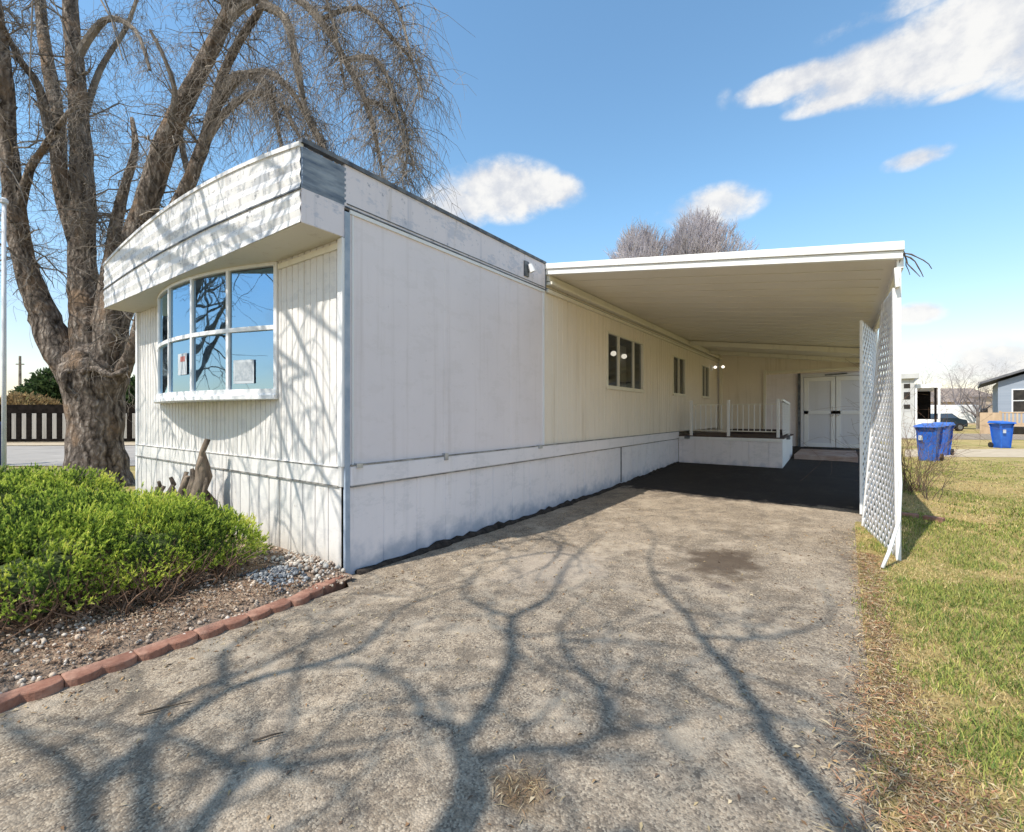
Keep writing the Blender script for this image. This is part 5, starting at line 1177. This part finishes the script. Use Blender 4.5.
# ------------------------------------------------------------------ light, sky, camera
world = bpy.data.worlds.new('World'); scene.world = world; world.use_nodes = True; nt = world.node_tree; bg = nt.nodes['Background']
sky = N(nt, 'ShaderNodeTexSky'); sky.sky_type = 'NISHITA'; sky.sun_disc = False
sky.sun_elevation = math.asin(-SUN.z); sky.sun_rotation = math.atan2(-SUN.x, -SUN.y)
sky.altitude = 0; sky.air_density = 1.15; sky.dust_density = .3; sky.ozone_density = 2.0
tc = N(nt, 'ShaderNodeTexCoord'); gen = tc.outputs['Generated']
def dot(v):
    n = N(nt, 'ShaderNodeVectorMath', operation='DOT_PRODUCT'); nt.links.new(gen, n.inputs[0]); n.inputs[1].default_value = v; return n.outputs['Value']
CLOUDS = [(800, 80, 72, 18, 1), (868, 70, 85, 36, 1), (940, 50, 90, 50, 1), (1010, 25, 85, 58, 1), (1070, 30, 80, 60, 1), (845, 96, 62, 14, .9), (905, 5, 110, 14, .5), (965, 90, 40, 9, .6),
          (505, 190, 72, 36, 1), (458, 205, 46, 28, .9), (550, 192, 44, 22, .9), (718, 205, 52, 24, .8), (685, 213, 36, 20, .7), (917, 158, 34, 13, .8), (918, 313, 28, 14, .8), (1000, 362, 66, 32, .75), (945, 375, 56, 18, .5), (725, 100, 12, 14, .3)]
total = None
for px, py, rx, ry, am in CLOUDS:
    c = Vector(((px - 512) / F, 1, (414 - py) / F)).normalized(); c = RV * c.x + FV * c.y + ZV * c.z
    rt = c.cross(ZV).normalized(); up_ = rt.cross(c); cosang = c.dot(FV)
    k = cosang / F; dc = vmath(nt, 'MAXIMUM', dot(c), .001)
    a = vmath(nt, 'DIVIDE', vmath(nt, 'DIVIDE', dot(rt), dc), rx * k); b = vmath(nt, 'DIVIDE', vmath(nt, 'DIVIDE', dot(up_), dc), ry * k)
    q = vmath(nt, 'ADD', vmath(nt, 'MULTIPLY', a, a), vmath(nt, 'MULTIPLY', b, b))
    mk = vmath(nt, 'MULTIPLY', vmath(nt, 'MAXIMUM', vmath(nt, 'SUBTRACT', 1, q), 0), am)
    total = mk if total is None else vmath(nt, 'MAXIMUM', total, mk)
mp = N(nt, 'ShaderNodeMapping'); mp.inputs['Scale'].default_value = (1, 1, 1.3); nt.links.new(gen, mp.inputs[0])
n1 = tnoise(nt, mp.outputs[0], 9, 8, .58); n2 = tnoise(nt, mp.outputs[0], 30, 6, .62)
ns = vmath(nt, 'ADD', vmath(nt, 'MULTIPLY', vmath(nt, 'SUBTRACT', n1, .5), 1.5), vmath(nt, 'MULTIPLY', vmath(nt, 'SUBTRACT', n2, .5), .6))
dens = smooth(nt, vmath(nt, 'ADD', total, vmath(nt, 'MULTIPLY', ns, vmath(nt, 'MINIMUM', vmath(nt, 'MULTIPLY', total, 3), 1))), .10, .78)
# unseen clouds added behind the camera, widened to make the fill light more neutral
bk = smooth(nt, dot(-FV), .1, .35); gb = vmath(nt, 'MULTIPLY', vmath(nt, 'MULTIPLY', smooth(nt, tnoise(nt, mp.outputs[0], 2.6, 7, .6), .46, .62), bk), .9)
dens = vmath(nt, 'MINIMUM', vmath(nt, 'ADD', vmath(nt, 'MULTIPLY', dens, .95), gb), 1)
shade = mixc(nt, smooth(nt, vmath(nt, 'ADD', vmath(nt, 'MULTIPLY', n1, .6), vmath(nt, 'MULTIPLY', n2, .4)), .38, .60), (2.35, 2.42, 2.6), (3.3, 3.25, 3.15))
szz = N(nt, 'ShaderNodeSeparateXYZ'); nt.links.new(gen, szz.inputs[0])
hz = smooth(nt, szz.outputs['Z'], -.02, .42)
tint = mixc(nt, 1.0, sky.outputs[0], mixc(nt, hz, (.70, .60, .585), (.65, .80, .80)), 'MULTIPLY')
nt.links.new(mixc(nt, dens, tint, shade), bg.inputs[0]); bg.inputs[1].default_value = .15

sl = bpy.data.lights.new('sun', 'SUN'); sl.energy = 2.9; sl.angle = R(.45); sl.color = (1, .94, .84)
so = bpy.data.objects.new('sun', sl); col.objects.link(so); so.rotation_euler = SUN.to_track_quat('-Z', 'Y').to_euler(); so.location = (-5, -15, 20)

cam = bpy.data.cameras.new('camera'); co = bpy.data.objects.new('camera', cam); col.objects.link(co); scene.camera = co
co.location = CAM; co.rotation_euler = (R(90), 0, YAW); cam.sensor_fit = 'HORIZONTAL'; cam.sensor_width = 36; cam.lens = 36 * F / 1024; cam.shift_y = -2 / 1024; cam.clip_end = 2000; cam.clip_start = .05
scene.render.engine = 'CYCLES'
scene.view_settings.view_transform = 'Standard'; scene.view_settings.look = 'None'; scene.view_settings.gamma = 1; scene.view_settings.use_curve_mapping = False
scene.view_settings.exposure = 1.0
scene.cycles.use_denoising = True; scene.cycles.max_bounces = 8; scene.cycles.transparent_max_bounces = 12
